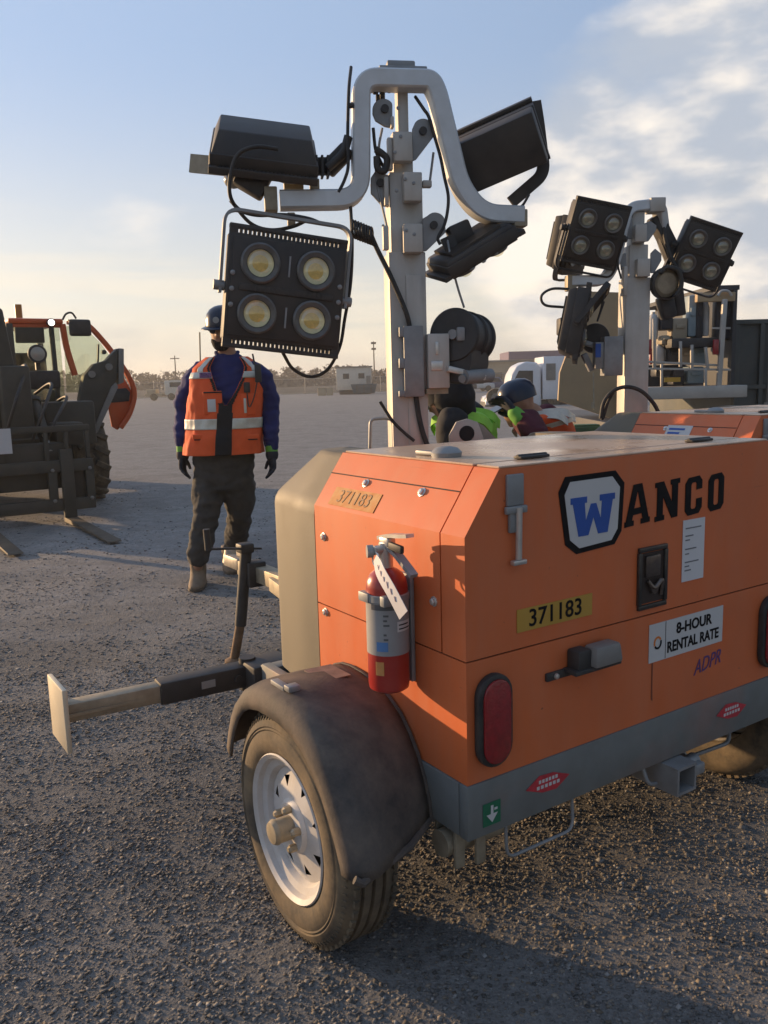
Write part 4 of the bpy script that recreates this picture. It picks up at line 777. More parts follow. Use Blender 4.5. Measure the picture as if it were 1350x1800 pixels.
# second tower: the same kind of machine parked beyond, mast turned another way
T2_LOC, T2_YAW = Vector((1.70, 3.90, 0)), math.radians(33.0)
tower2 = thing('light_tower', 'second orange light tower with dull mast, parked behind the nearer one', 'light tower', T2_LOC, T2_YAW, 'mobile light towers')
bpy.context.view_layer.update()
trailer(tower2, jack=False, outrigger=False, decals=False)
def mast_two(root):
    F = MastFrame(at(1120, 560, 5.15), math.radians(3.0)); T = F.T(root); g = lambda x, y, c=0.0: F.p(x, y, c)
    def col(xl, xr, yt, zb, c0, c1):
        m = MB(T); a, b = g(xl, yt, c0), g(xr, yt, c0); m.box(((a.x + b.x) / 2, (c0 + c1) / 2, (a.z + zb) / 2), (b.x - a.x, c1 - c0, a.z - zb), bev=0.005); return m.build('mast_section', MASTM, root, 30)
    s1 = col(1101, 1144, 488, 0.45, -0.07, 0.07); s2 = col(1107, 1140, 430, 1.0, -0.06, 0.06); s3 = col(1112, 1134, 372, 1.2, -0.05, 0.05)
    m = MB(T); m.box(g(1120, 740, 0) - Vector((0, 0, 0.40)), (0.26, 0.24, 0.5), bev=0.01); m.build('mast_base', GALV, root)
    m = MB(T); m.box(g(1152, 362, -0.03), (0.09, 0.10, 0.08), bev=0.006); m.build('mast_cap', MASTM, root)
    for pts, sec in (([(1144, 480), (1144, 445), (1152, 437), (1163, 446), (1163, 458), (1150, 480)], s1), ([(1134, 425), (1134, 392), (1143, 388), (1154, 396), (1154, 404), (1140, 424)], s2), ([(1106, 420), (1098, 412), (1096, 398), (1104, 384), (1112, 382), (1112, 420)], s2), ([(1101, 480), (1092, 474), (1090, 455), (1096, 445), (1101, 446)], s1)):
        m = MB(T); m.poly(F.px(pts, -0.07), (0, 0.012, 0), bev=0.002, seg=1); m.build('pulley_plate', GALV, sec)
    for b in ((1120, 455, 1142, 486), (1116, 395, 1136, 425), (1096, 468, 1102, 520)):
        m = MB(T); p, q = g(b[0], b[1], -0.1), g(b[2], b[3], -0.1); m.box(((p.x + q.x) / 2, -0.085, (p.z + q.z) / 2), (q.x - p.x, 0.05, p.z - q.z), bev=0.004); m.build('pulley_box', MASTM, s1)
    bar = fillet(F.px([(1003, 494, -0.05), (1062, 494, -0.05), (1078, 466, -0.05), (1102, 366, -0.04), (1158, 360, -0.02), (1166, 420, 0.05), (1190, 478, 0.08), (1212, 484, 0.08)], -0.05), {1: 0.06, 2: 0.05, 3: 0.06, 4: 0.05, 5: 0.06, 6: 0.06}, 7)
    m = MB(T); m.sweep(bar, rect(0.075, 0.06, 0.006), nrm=(0, 1, 0)); lb = m.build('lamp_bar', ALU, root, 35)
    m = MB(T); m.box(g(1003, 498, -0.05), (0.055, 0.07, 0.09), bev=0.004); m.build('lamp_bracket', TAN_STEEL, lb)
    kw = dict(small=True, lensmat=CLEARL, w=0.33, h=0.36)
    floodlight(root, T @ lamp_matrix(g(1044, 410, -0.16), (0.05, -0.93, -0.30), (0.20, -0.3, 0.95)), yoke=0.62, yoke_ang=PI, label='floodlight facing the viewer above the left end of the bar', **kw)
    floodlight(root, T @ lamp_matrix(g(1008, 428, 0.10), (0.75, -0.55, -0.25), (0.12, -0.2, 0.95)), yoke=0.6, yoke_ang=PI, label='floodlight half hidden behind the upper left one', **kw)
    floodlight(root, T @ lamp_matrix(g(1234, 446, 0.0), (-0.08, -0.92, -0.30), (0.30, -0.3, 0.92)), yoke=0.62, yoke_ang=PI, label='floodlight facing the viewer on the right arm', **kw)
    f = floodlight(root, T @ lamp_matrix(g(1016, 570, -0.06), (0.92, -0.28, -0.18), (0.20, 0, 0.97)), yoke=0.6, yoke_ang=0.5, label='floodlight hanging edge-on under the left end of the bar', small=True, lensmat=CLEARL, w=0.36, h=0.44)
    m = MB(T); m.box(g(994, 574, -0.08), (0.09, 0.09, 0.10), bev=0.01); m.bar(g(998, 592, -0.1), g(1012, 628, -0.1), 0.05, 0.05, bev=0.006); m.build('driver_housing', BLACKM, f)
    m = MB(T); c = g(1174, 498, -0.10); m.lathe([(0.075, 0.06), (0.092, 0.05), (0.096, 0.0), (0.085, -0.008)], c, (-0.1, 1, 0.1), 30, cap=False); m.lathe([(0.085, 0.03), (0.001, 0.04)], c, (-0.1, 1, 0.1), 24, cap=False); rl = m.build('round_reel', BLACKM, root)
    m = MB(T); m.lathe([(0.080, 0.02), (0.06, 0.008), (0.001, 0.004)], c, (-0.1, 1, 0.1), 24); m.build('reel_face', TAN_STEEL, rl, 20)
    # cabling and boxes under the arms
    m = MB(T); m.box(g(1178, 452, 0.04), (0.06, 0.06, 0.28), orient((-0.45, 0, 1)).to_3x3(), bev=0.01); m.bar(g(1150, 380, 0.02), g(1200, 480, 0.05), 0.08, 0.08, bev=0.01); m.bar(g(1166, 520, 0), g(1176, 560, 0), 0.10, 0.09, bev=0.02); m.bar(g(1188, 480, 0.02), g(1196, 555, 0.02), 0.05, 0.06, bev=0.01); m.build('driver_housing', BLACKM, root)
    m = MB(T); p, q = g(1060, 592, -0.09), g(1092, 660, -0.09); m.box(((p.x + q.x) / 2, -0.08, (p.z + q.z) / 2), (q.x - p.x, 0.08, p.z - q.z), bev=0.004); jb = m.build('control_box', GALV, root)
    m = MB(T); p, q = g(1045, 602, -0.09), g(1060, 648, -0.09); m.box(((p.x + q.x) / 2, -0.08, (p.z + q.z) / 2), (q.x - p.x, 0.06, p.z - q.z), bev=0.004); m.build('box_catch', GALV, jb)
    m = MB(T); p, q = g(1047, 604, -0.115), g(1056, 628, -0.115); m.box(((p.x + q.x) / 2, -0.114, (p.z + q.z) / 2), (q.x - p.x, 0.004, p.z - q.z)); m.build('box_label', BLUEINK, jb)
    m = MB(T); c = g(1046, 594, 0.02); m.lathe([(0.001, 0), (0.085, 0.0), (0.088, 0.01), (0.08, 0.02), (0.08, 0.12), (0.088, 0.13), (0.001, 0.135)], c, (0.25, 0.9, 0), 32); m.build('cable_drum', BLACKM, root)
    m = MB(T); m.bar(g(1026, 622, -0.06), g(1040, 652, -0.06), 0.035, 0.035, bev=0.005); m.bar(g(1020, 600, -0.05), g(1058, 612, -0.05), 0.03, 0.03, bev=0.005); m.build('winch_arm', GALV, root)
    def cable(pts, c=-0.1, r=0.008):
        m = MB(T); m.tube(curve([F.p(q[0], q[1], q[2] if len(q) > 2 else c) for q in pts], 8), r, 7); return m.build('cable', RUBBER, root, 60)
    cable([(1056, 736), (1062, 706), (1080, 686), (1104, 680), (1128, 688), (1148, 708), (1158, 726)], -0.14, 0.012)
    cable([(1060, 736), (1070, 704), (1078, 690), (1066, 712), (1058, 738)], -0.13, 0.009)
    cable([(1000, 508), (970, 508), (952, 520), (958, 536), (990, 540)], -0.08, 0.008)
    cable([(1072, 500), (1062, 520), (1056, 545), (1050, 565), (1062, 530)], -0.08, 0.006)
    cable([(1164, 390, 0), (1172, 430, -0.03), (1186, 465, -0.05), (1200, 480, -0.05)], -0.05, 0.012)
    cable([(1100, 385), (1094, 420), (1086, 460), (1092, 490)], -0.1, 0.006)
    cable([(1160, 480), (1172, 470), (1192, 476), (1198, 500), (1188, 520)], -0.12, 0.014)
    # coloured cable tails and labels on the left face of the housing
    sl_ = Vector((INS, 0, ZE - ZD)).normalized(); sn = Vector((-(ZE - ZD), 0, INS)).normalized(); S = lambda v, s, o=0: Vector((0, v, ZD)) + sl_ * s + sn * o
    tm = Matrix(((0, sl_.x, sn.x, 0), (-1, sl_.y, sn.y, 0), (0, sl_.z, sn.z, 0), (0, 0, 0, 1)))
    for v0, v1, s0, s1_, m_ in ((0.49, 0.34, 0.02, 0.115, WHITE), (0.30, 0.16, 0.02, 0.06, LABELGREY)):
        b = MB(); b.poly([S(v0, s0, 0.001), S(v1, s0, 0.001), S(v1, s1_, 0.001), S(v0, s1_, 0.001)], sn * 0.001); d = b.build('side_decal', m_, root, 0)
        b = MB()
        for k in range(3): b.poly([S(v0 - 0.015, s0 + (s1_ - s0) * (0.2 + 0.25 * k), 0.0028), S(v0 - 0.015 - (v0 - v1 - 0.03) * (0.9, 0.6, 0.8)[k], s0 + (s1_ - s0) * (0.2 + 0.25 * k), 0.0028), S(v0 - 0.015 - (v0 - v1 - 0.03) * (0.9, 0.6, 0.8)[k], s0 + (s1_ - s0) * (0.32 + 0.25 * k), 0.0028), S(v0 - 0.015, s0 + (s1_ - s0) * (0.32 + 0.25 * k), 0.0028)], sn * 0.0005)
        b.build('decal_print', BLUEINK if m_ is WHITE else WHITE, d, 0)
mast_two(tower2)

# ------------------------------------------------------------------ fire extinguisher on its bracket
ext = thing('fire_extinguisher', 'red dry-chemical fire extinguisher with grey label and white tag on the orange housing', 'fire extinguisher', T1M @ Vector((-0.068, 0.225, 0.664)), T1_YAW)
def extinguisher(root):
    r = 0.0525; H = 0.30
    m = MB(); m.lathe([(0.001, 0.004), (r * 0.8, 0.0), (r * 0.96, 0.006), (r, 0.02), (r, H - 0.035), (r * 0.95, H - 0.018), (r * 0.80, H - 0.003), (r * 0.55, H + 0.008), (0.018, H + 0.013), (0.016, H + 0.022)], (0, 0, 0), (0, 0, 1), 40); cyl = m.build('cylinder', EXTRED, root, 40)
    m = MB(); m.lathe([(r + 0.0012, 0.10), (r + 0.0012, 0.232)], (0, 0, 0), (0, 0, 1), 48, cap=False); lb = m.build('label', LABELGREY, cyl, 60)
    m = MB()
    def patch(a0, a1, z0, z1, rr):
        n = 8; m.loft([[Vector((rr * math.cos(math.radians(a0 + (a1 - a0) * k / n)), rr * math.sin(math.radians(a0 + (a1 - a0) * k / n)), z)) for k in range(n + 1)] for z in (z0, z1)], cap=False, closed=False)
    # the trailer's rear-left seen from the camera: outward is about 250 degrees in trailer axes
    patch(190, 262, 0.216, 0.230, r + 0.002)
    for k, z in enumerate((0.20, 0.188, 0.176, 0.152, 0.14)): patch(225, 225 + (14, 10, 16, 8, 12)[k], z, z + 0.005, r + 0.002)
    m.build('label_print', M('label print dark', (0.10, 0.10, 0.105), 0.6), lb, 60)
    m = MB(); patch(205, 236, 0.112, 0.136, r + 0.002); m.build('label_square', M('label blue', (0.10, 0.22, 0.45), 0.6), lb, 60)
    m = MB(); patch(262, 312, 0.160, 0.186, r + 0.0022); m.build('date_sticker', WHITE, cyl, 60)
    m = MB(); patch(266, 306, 0.166, 0.169, r + 0.003); patch(266, 300, 0.176, 0.179, r + 0.003); m.build('sticker_print', INK, cyl, 60)
    m = MB(); patch(200, 224, 0.050, 0.085, r + 0.002); m.build('inspection_sticker', FADEDY, cyl, 60)
    m = MB(); m.lathe([(r + 0.001, 0.232), (r + 0.004, 0.234), (r + 0.004, 0.250), (r + 0.001, 0.252)], (0, 0, 0), (0, 0, 1), 40, cap=False); m.box((-0.035, -0.052, 0.243), (0.03, 0.02, 0.026), bev=0.003); m.box((-0.05, 0.018, 0.243), (0.02, 0.045, 0.024), bev=0.003)
    m.box((0.060, 0, 0.15), (0.012, 0.05, 0.28), bev=0.002); m.build('bracket_strap', GALV, root)
    H += 0.024
    m = MB(); m.cyl((0, 0, H - 0.010), (0, 0, H + 0.052), 0.018, 16); m.cyl((-0.035, 0.0, H + 0.036), (0.02, 0, H + 0.036), 0.012, 12); m.box((0, -0.008, H + 0.056), (0.026, 0.04, 0.024), bev=0.005); vh = m.build('valve_head', CHROME, root)
    m = MB(); m.cyl((-0.030, 0.012, H + 0.032), (-0.044, 0.018, H + 0.032), 0.016, 18); m.build('gauge', LABELGREY, vh)
    m = MB(); m.sweep(curve([(0, 0.02, H + 0.062), (0, -0.02, H + 0.072), (0, -0.07, H + 0.078), (0, -0.105, H + 0.083)], 5), rect(0.024, 0.009), nrm=(1, 0, 0)); m.build('squeeze_lever', CHROME, vh)
    m = MB(); m.sweep(curve([(0, -0.01, H + 0.046), (0, -0.05, H + 0.030), (0, -0.09, H + 0.006), (0.0, -0.118, H - 0.012)], 5), rect(0.022, 0.010), nrm=(1, 0, 0)); m.build('carry_handle', GALV, vh)
    m = MB(); m.bar((-0.008, -0.03, H + 0.050), (-0.008, -0.085, H + 0.046), 0.012, 0.020, bev=0.004); m.build('rubber_grip', BLACKM, vh)
    m = MB(); m.tube([Vector((-0.034, -0.008 + 0.016 * math.cos(a), H + 0.014 + 0.018 * math.sin(a))) for a in np.linspace(0, 2 * PI, 20)], 0.0022, 6); m.tube(curve([(-0.03, -0.008, H + 0.032), (-0.036, -0.02, H + 0.02), (-0.04, -0.028, H)], 5), 0.0018, 5); m.build('pull_pin', CHROME, vh)
    m = MB(); pts = curve([(-0.044, -0.020, H + 0.022), (-0.058, -0.065, H - 0.006), (-0.062, -0.112, H - 0.040), (-0.060, -0.158, H - 0.088)], 6); m.sweep(pts, lambda t: rect(0.0015, 0.022 + 0.016 * min(1, t * 5)), nrm=(-1, -0.2, 0)); tgm = m.build('inspection_tag', PAPER, root)
    m = MB(); 
    for k in range(6):
        c = pts[4 + k * 2]; m.box(c + Vector((-0.0018, -0.001, 0)), (0.0008, 0.003, 0.016 - 0.002 * (k % 3)), orient((0.0, -0.35, -1), (1, 0, 0)))
    m.build('tag_print', M('tag print', (0.22, 0.17, 0.26), 0.7), tgm)
extinguisher(ext)

# ------------------------------------------------------------------ people
VEST = M('hi-vis orange cloth', (0.80, 0.115, 0.028), 0.8, var=0.08, scale=9, bump=0.15, bscale=40)
SILVER = M('reflective tape', (0.62, 0.60, 0.52), 0.45, 0.1, var=0.12, scale=20)
SHIRT = M('blue cotton', (0.017, 0.023, 0.115), 0.85, var=0.18, scale=8, bump=0.2, bscale=30)
PANTS = M('dark work trousers', (0.056, 0.051, 0.046), 0.9, var=0.25, scale=9, bump=0.2, bscale=35)
BOOT = M('tan leather', (0.20, 0.135, 0.085), 0.75, var=0.25, scale=14, dust=0.4)
SKIN = M('skin', (0.36, 0.19, 0.12), 0.55, var=0.08, scale=20)
HAT = M('dark blue hard hat', (0.010, 0.018, 0.042), 0.3, var=0.1)
GLOVE = M('dark glove', (0.022, 0.024, 0.034), 0.8, var=0.25, scale=20)
LIME = M('lime fabric', (0.13, 0.36, 0.05), 0.75, var=0.2, scale=14)
LIMEB = M('bright lime cloth', (0.28, 0.60, 0.07), 0.75, var=0.15, scale=14)
BEARD = M('dark beard', (0.020, 0.015, 0.012), 0.9, var=0.3, scale=60)
MAROON = M('maroon sweatshirt', (0.075, 0.010, 0.020), 0.85, var=0.2, scale=9, bump=0.2, bscale=30)
BLACKC = M('black cloth', (0.014, 0.014, 0.016), 0.85, var=0.25, scale=9, bump=0.2, bscale=30)
def ell(c, a, b, X=Vector((1, 0, 0)), Y=Vector((0, 1, 0)), n=24, p=2.3):
    o = []
    for k in range(n):
        t = 2 * PI * k / n; cx, sy = math.cos(t), math.sin(t)
        o.append(Vector(c) + X * (a * math.copysign(abs(cx) ** (2 / p), cx)) + Y * (b * math.copysign(abs(sy) ** (2 / p), sy)))
    return o
def limb(mb, pts, n=16, sub=4):
    """tapering tube through (point, radius) joints"""
    P = curve([q[0] for q in pts], sub); R = [q[1] for q in pts]; N = len(P) - 1; m = len(R) - 1
    def rad(t):
        s = min(max(t * m, 0), m - 1e-6); i = int(s); f = s - i; f = f * f * (3 - 2 * f); return R[i] * (1 - f) + R[i + 1] * f
    # rounded ends
    d0, d1 = (P[0] - P[1]).normalized(), (P[-1] - P[-2]).normalized()
    path = [P[0] + d0 * R[0] * 0.8, P[0] + d0 * R[0] * 0.5] + P + [P[-1] + d1 * R[-1] * 0.5, P[-1] + d1 * R[-1] * 0.8]
    tt = [-2, -1] + [i / N for i in range(N + 1)] + [-1, -2]; L_ = len(path) - 1
    def prof(t):
        i = int(round(t * L_)); u = tt[i]; r = (R[0] if i < 3 else R[-1]) * (0.55 if u == -2 else 0.86) if u < 0 else rad(u)
        return [(r * math.cos(2 * PI * k / n), r * math.sin(2 * PI * k / n)) for k in range(n)]
    return mb.sweep(path, prof)
def solid(mb, name, mat, parent, voxel=0.014, smooth=3, wrinkle=0.0, wscale=9.0, sub=False):
    """fuse overlapping lofts into one continuous skin"""
    me = bpy.data.meshes.new('tmp'); mb.bm.to_mesh(me); mb.bm.free(); o = bpy.data.objects.new('tmp', me); C.objects.link(o)
    r = o.modifiers.new('r', 'REMESH'); r.mode = 'VOXEL'; r.voxel_size = voxel
    s = o.modifiers.new('s', 'SMOOTH'); s.iterations = smooth; s.factor = 0.5
    dg = bpy.context.evaluated_depsgraph_get(); dg.update(); m2 = bpy.data.meshes.new_from_object(o.evaluated_get(dg)); bpy.data.objects.remove(o)
    m2.name = name
    if wrinkle > 0:
        n = len(m2.vertices); co = np.empty(n * 3, np.float32); no = np.empty(n * 3, np.float32); m2.vertices.foreach_get('co', co); m2.vertex_normals.foreach_get('vector', no)
        co = co.reshape(-1, 3); no = no.reshape(-1, 3)
        for i in range(n):
            p = co[i]; w_ = mnoise.noise(Vector((p[0] * wscale, p[1] * wscale, p[2] * wscale * 1.9))) + 0.5 * mnoise.noise(Vector((p[0] * wscale * 2.3 + 7, p[1] * wscale * 2.3, p[2] * wscale * 3.6)))
            co[i] += no[i] * w_ * wrinkle
        m2.vertices.foreach_set('co', co.ravel())
    m2.materials.clear(); m2.materials.append(mat); m2.shade_smooth(); m2.update()
    q = bpy.data.objects.new(name, m2); C.objects.link(q); q.parent = parent; return q
def head_rings(mb, c, fwd, up, s=1.0, neck=None):
    """skull, jaw, nose and ears around the head centre c, facing fwd"""
    f = Vector(fwd).normalized(); u = (Vector(up) - f * Vector(up).dot(f)).normalized(); x = f.cross(u)
    rings = []
    for z, a, b, off in ((-0.118, 0.030, 0.030, 0.050), (-0.105, 0.048, 0.050, 0.036), (-0.08, 0.060, 0.072, 0.016), (-0.045, 0.068, 0.088, 0.006), (0.0, 0.074, 0.096, 0.0), (0.045, 0.077, 0.099, -0.004), (0.080, 0.070, 0.090, -0.008), (0.105, 0.050, 0.064, -0.010), (0.120, 0.022, 0.028, -0.012)):
        rings.append(ell(Vector(c) + u * z * s + f * off * s, a * s, b * s, x, f, 20, 2.2))
    mb.loft(rings)
    C_ = Vector(c)
    mb.loft([ell(C_ + f * (0.088 * s) + u * (0.028 * s), 0.009 * s, 0.006 * s, x, f, 10), ell(C_ + f * (0.098 * s) + u * (0.006 * s), 0.012 * s, 0.012 * s, x, f, 10), ell(C_ + f * (0.106 * s) - u * (0.018 * s), 0.017 * s, 0.016 * s, x, f, 10), ell(C_ + f * (0.092 * s) - u * (0.028 * s), 0.014 * s, 0.012 * s, x, f, 10)])
    mb.loft([ell(C_ + f * (0.080 * s) - u * (0.046 * s), 0.024 * s, 0.016 * s, x, f, 10), ell(C_ + f * (0.083 * s) - u * (0.054 * s), 0.026 * s, 0.018 * s, x, f, 10), ell(C_ + f * (0.078 * s) - u * (0.062 * s), 0.022 * s, 0.014 * s, x, f, 10)])
    for sx in (-1, 1): mb.ball(C_ + x * (sx * 0.077 * s) - f * 0.008 * s, 0.03 * s, 10, (0.35, 0.65, 1.0), Matrix((x, f, u)).transposed())
    return x, f, u
def face_parts(root, T, c, x, f, u, s=1.0):
    for sx in (-1, 1):
        m = MB(T); m.ball(Vector(c) + f * 0.083 * s + x * sx * 0.032 * s + u * 0.012 * s, 0.0125 * s, 10); e = m.build('eye', M('eye white', (0.6, 0.57, 0.53), 0.3), root, 60)
        m = MB(T); m.ball(Vector(c) + f * 0.0925 * s + x * sx * 0.032 * s + u * 0.012 * s, 0.0055 * s, 8); m.build('iris', BEARD, e, 60)
    m = MB(T); m.tube(curve([Vector(c) + f * (0.096 - 0.01 * abs(k)) * s + x * 0.022 * k * s - u * 0.053 * s for k in (-1, -0.4, 0.4, 1)], 3), 0.0035 * s, 6); m.build('mouth', M('lips', (0.25, 0.10, 0.075), 0.6), root, 60)
def hand(mb, w, d, pal, side, s=1.0, curl=0.5):
    """palm and five fingers from wrist w, pointing along d, palm facing pal; side=+1 puts the thumb on d x pal"""
    d = Vector(d).normalized(); p = (Vector(pal) - d * Vector(pal).dot(d)).normalized(); x = d.cross(p) * side; w = Vector(w)
    rings = [ell(w - d * 0.02 * s, 0.030 * s, 0.024 * s, x, p, 12), ell(w + d * 0.02 * s, 0.036 * s, 0.020 * s, x, p, 12, 2.6), ell(w + d * 0.065 * s, 0.045 * s, 0.019 * s, x, p, 12, 2.8), ell(w + d * 0.098 * s, 0.043 * s, 0.015 * s, x, p, 12, 2.8)]
    mb.loft(rings)
    for k, (off, L_) in enumerate(((0.032, 0.070), (0.011, 0.080), (-0.011, 0.075), (-0.031, 0.058))):
        b = w + d * 0.088 * s + x * off * s; pts = [(b, 0.0115 * s)]; a = 0.15; q = b
        for j, fr in enumerate((0.45, 0.32, 0.25)):
            a += curl * (0.5 + 0.12 * k); q = q + (d * math.cos(a) + p * math.sin(a)) * L_ * fr * s + x * off * 0.10 * s; pts.append((q, (0.0108, 0.0100, 0.0085)[j] * s))
        limb(mb, pts, 8, 3)
    b = w + d * 0.025 * s + x * 0.030 * s; limb(mb, [(b, 0.016 * s), (b + (x * 0.030 + d * 0.028 + p * 0.012) * s, 0.0135 * s), (b + (x * 0.038 + d * 0.060 + p * 0.024) * s, 0.0105 * s)], 8, 3)

def standing_man():
    D = 6.0; A = lambda x, y, dy=0.0: at(x, y, D + dy)
    base = A(385, 1015); base.z = 0
    root = thing('person', 'standing man in open orange safety vest, blue shirt and dark hard hat beside the telehandler', 'person', base, 0.0)
    T = Matrix.Translation(-base)
    lx = Vector((0.985, 0.17, 0)).normalized(); fy = Vector((0.17, -0.985, 0)).normalized()      # his body faces the camera
    def ctr(x, y, off=0.0): return A(x, y) - fy * off
    # torso rows: (centre x px, y px, half width m, half depth m, forward offset)
    rows = [(396, 858, 0.165, 0.125, 0.0), (394, 830, 0.215, 0.155, 0.0), (393, 800, 0.225, 0.165, 0.01), (394, 765, 0.235, 0.175, 0.015), (396, 730, 0.238, 0.170, 0.012), (398, 695, 0.238, 0.160, 0.008), (400, 668, 0.240, 0.142, 0.0), (400, 648, 0.222, 0.118, -0.01), (400, 634, 0.150, 0.090, -0.015), (399, 622, 0.078, 0.068, -0.012), (398, 606, 0.062, 0.062, 0.0)]
    tz = [(ctr(r[0], r[1]) + fy * r[4], r[2], r[3]) for r in rows]
    hc = ctr(391, 583) + fy * 0.015; hf = (fy + Vector((-0.30, 0, -0.12))).normalized()
    sh = [ctr(340, 652), ctr(459, 650)]; elb = [ctr(323, 722, 0.03), ctr(475, 722, 0.03)]; wr = [ctr(322, 785, -0.04), ctr(477, 785, -0.02)]
    hip = [ctr(371, 835), ctr(420, 835)]; knee = [A(362, 905, -0.07), A(420, 905, 0.12)]; ank = [A(348, 985, -0.10), A(412, 976, 0.42)]
    foot = [ground_at(349, 1030), ground_at(405, 1002)]
    # body: one continuous skin
    m = MB(T); m.loft([ell(c, a * 0.84, b * 0.84, lx, fy) for c, a, b in tz])
    fx, ff, fu = head_rings(m, hc, hf, (0, 0, 1), 1.06)
    limb(m, [(tz[-3][0], 0.065), (tz[-1][0], 0.058), (hc - fu * 0.05 - ff * 0.02, 0.055)])
    for i in (0, 1):
        limb(m, [(sh[i] + Vector((0, 0, -0.04)), 0.046), (elb[i], 0.042), (wr[i], 0.029)]); limb(m, [(hip[i], 0.085), (knee[i], 0.058), (ank[i], 0.040)])
        limb(m, [(ank[i], 0.038), (foot[i] + Vector((0, 0.02, 0.05)), 0.035), (foot[i] + fy * 0.07 + Vector((0, 0, 0.035)), 0.03)])
    solid(m, 'body', SKIN, root, 0.011, 2)
    face_parts(root, T, hc, fx, ff, fu, 1.06)
    m = MB(T); m.loft([ell(hc - fu * z + ff * o, a, b, fx, ff, 20) for z, a, b, o in ((0.045, 0.074, 0.060, 0.038), (0.075, 0.071, 0.068, 0.034), (0.105, 0.058, 0.062, 0.036), (0.128, 0.036, 0.040, 0.045))]); solid(m, 'beard', BEARD, root, 0.008, 2, 0.003, 40)
    # shirt
    m = MB(T); m.loft([ell(c, a * 0.97, b * 0.95, lx, fy) for c, a, b in tz[3:-1]])
    for i in (0, 1):
        s_ = (-1, 1)[i]
        limb(m, [(sh[i] - lx * s_ * 0.05 + Vector((0, 0, -0.005)), 0.070), (sh[i] + lx * s_ * 0.0 + Vector((0, 0, -0.07)), 0.082), (elb[i] + Vector((0, 0, 0.07)), 0.068), (elb[i], 0.065), (wr[i] + Vector((0, 0, 0.10)), 0.062), (wr[i] + Vector((0, 0, 0.005)), 0.050)])
    solid(m, 'shirt', SHIRT, root, 0.012, 2, 0.012, 11)
    m = MB(T); c0 = tz[-2][0]; m.tube([c0 + lx * 0.078 * math.cos(a) + fy * 0.062 * math.sin(a) + Vector((0, 0, 0.012 - 0.035 * max(0, math.sin(a)))) for a in np.linspace(0, 2 * PI, 28)], 0.012, 8); m.build('collar', SHIRT, root, 60)
    # trousers
    m = MB(T); m.loft([ell(c, a * k, b * k, lx, fy) for (c, a, b), k in ((tz[0], 1.0), (tz[1], 0.99), (tz[2], 0.97), (tz[3], 0.92))])
    for i in (0, 1):
        s_ = (-1, 1)[i]
        limb(m, [(hip[i] - lx * s_ * 0.012, 0.125), (hip[i] * 0.5 + knee[i] * 0.5, 0.118), (knee[i], 0.095), (knee[i] * 0.45 + ank[i] * 0.55, 0.090), (ank[i] + Vector((0, 0, 0.03)), 0.082)])
    solid(m, 'trousers', PANTS, root, 0.012, 2, 0.015, 10)
    for i in (0, 1):                 # boots
        m = MB(T); fd = (fy + lx * (-0.12, 0.1)[i]).normalized(); fs = Vector((-fd.y, fd.x, 0)); b = Vector((foot[i].x, foot[i].y, 0)) - fd * 0.02
        m.loft([ell(b - fd * 0.02 + Vector((0, 0, 0.19)), 0.060, 0.068, fs, fd, 16), ell(b - fd * 0.02 + Vector((0, 0, 0.11)), 0.058, 0.074, fs, fd, 16), ell(b + fd * 0.01 + Vector((0, 0, 0.07)), 0.056, 0.105, fs, fd, 16), ell(b + fd * 0.05 + Vector((0, 0, 0.035)), 0.058, 0.150, fs, fd, 16, 2.6), ell(b + fd * 0.05 + Vector((0, 0, 0.006)), 0.058, 0.150, fs, fd, 16, 2.6)])
        o = solid(m, 'boot', BOOT, root, 0.009, 3)
        m = MB(T); m.loft([ell(b + fd * 0.05 + Vector((0, 0, z)), 0.060, 0.152, fs, fd, 20, 2.8) for z in (0.002, 0.020)]); m.build('sole', M('boot sole', (0.12, 0.09, 0.065), 0.8), o)
    for i in (0, 1):                 # gloves with green cuffs
        s_ = (-1, 1)[i]; dd = Vector((0.04 * s_, -0.15, -1)).normalized()
        m = MB(T); hand(m, wr[i] + dd * 0.055, dd, fy * 0.35 - lx * s_, -s_ * -1, 1.08, 0.42); o = solid(m, 'glove', GLOVE, root, 0.006, 2)
        m = MB(T); limb(m, [(wr[i] - dd * 0.005, 0.047), (wr[i] + dd * 0.06, 0.042)]); o2 = m.build('glove_cuff', LIME, o, 60)
        m = MB(T); limb(m, [(wr[i] + dd * 0.045, 0.046), (wr[i] + dd * 0.062, 0.046)]); m.build('cuff_band', GLOVE, o, 60)
    # open vest: shell over the torso with arm holes, front opening and V neck
    zs = [q[0].z for q in tz]; sh0 = tz[0]
    def surf(z, th, k=1.0, push=0.016):
        i = 0
        for j in range(len(zs) - 1):
            if zs[j] <= z <= zs[j + 1]: i = j; break
            if z > zs[j + 1]: i = j
        t = min(1, max(0, (z - zs[i]) / (zs[i + 1] - zs[i]))); c = tz[i][0].lerp(tz[i + 1][0], t); a = tz[i][1] * (1 - t) + tz[i + 1][1] * t + push; b = tz[i][2] * (1 - t) + tz[i + 1][2] * t + push
        p = 2.5; cx, sy = math.cos(th), math.sin(th)
        return c + lx * (a * math.copysign(abs(cx) ** (2 / p), cx)) + fy * (b * math.copysign(abs(sy) ** (2 / p), sy))
    hem, shl = ctr(395, 796).z, ctr(400, 629).z; arm0 = ctr(400, 700).z
    NZ, NT = 90, 288
    def keep(z, th):                 # th: 90 deg = front
        fr = abs((th - PI / 2 + PI) % (2 * PI) - PI)
        t = (z - hem) / (shl - hem)
        gap = -1.0 if t < 0.50 else 0.0 + (t - 0.50) * 1.05
        if fr < gap: return False
        if z > arm0:
            sd = min(abs((th + PI) % (2 * PI) - PI), abs((th - PI + PI) % (2 * PI) - PI)); 
            if sd < min(0.30, 0.10 + (z - arm0) * 2.0): return False
        return True
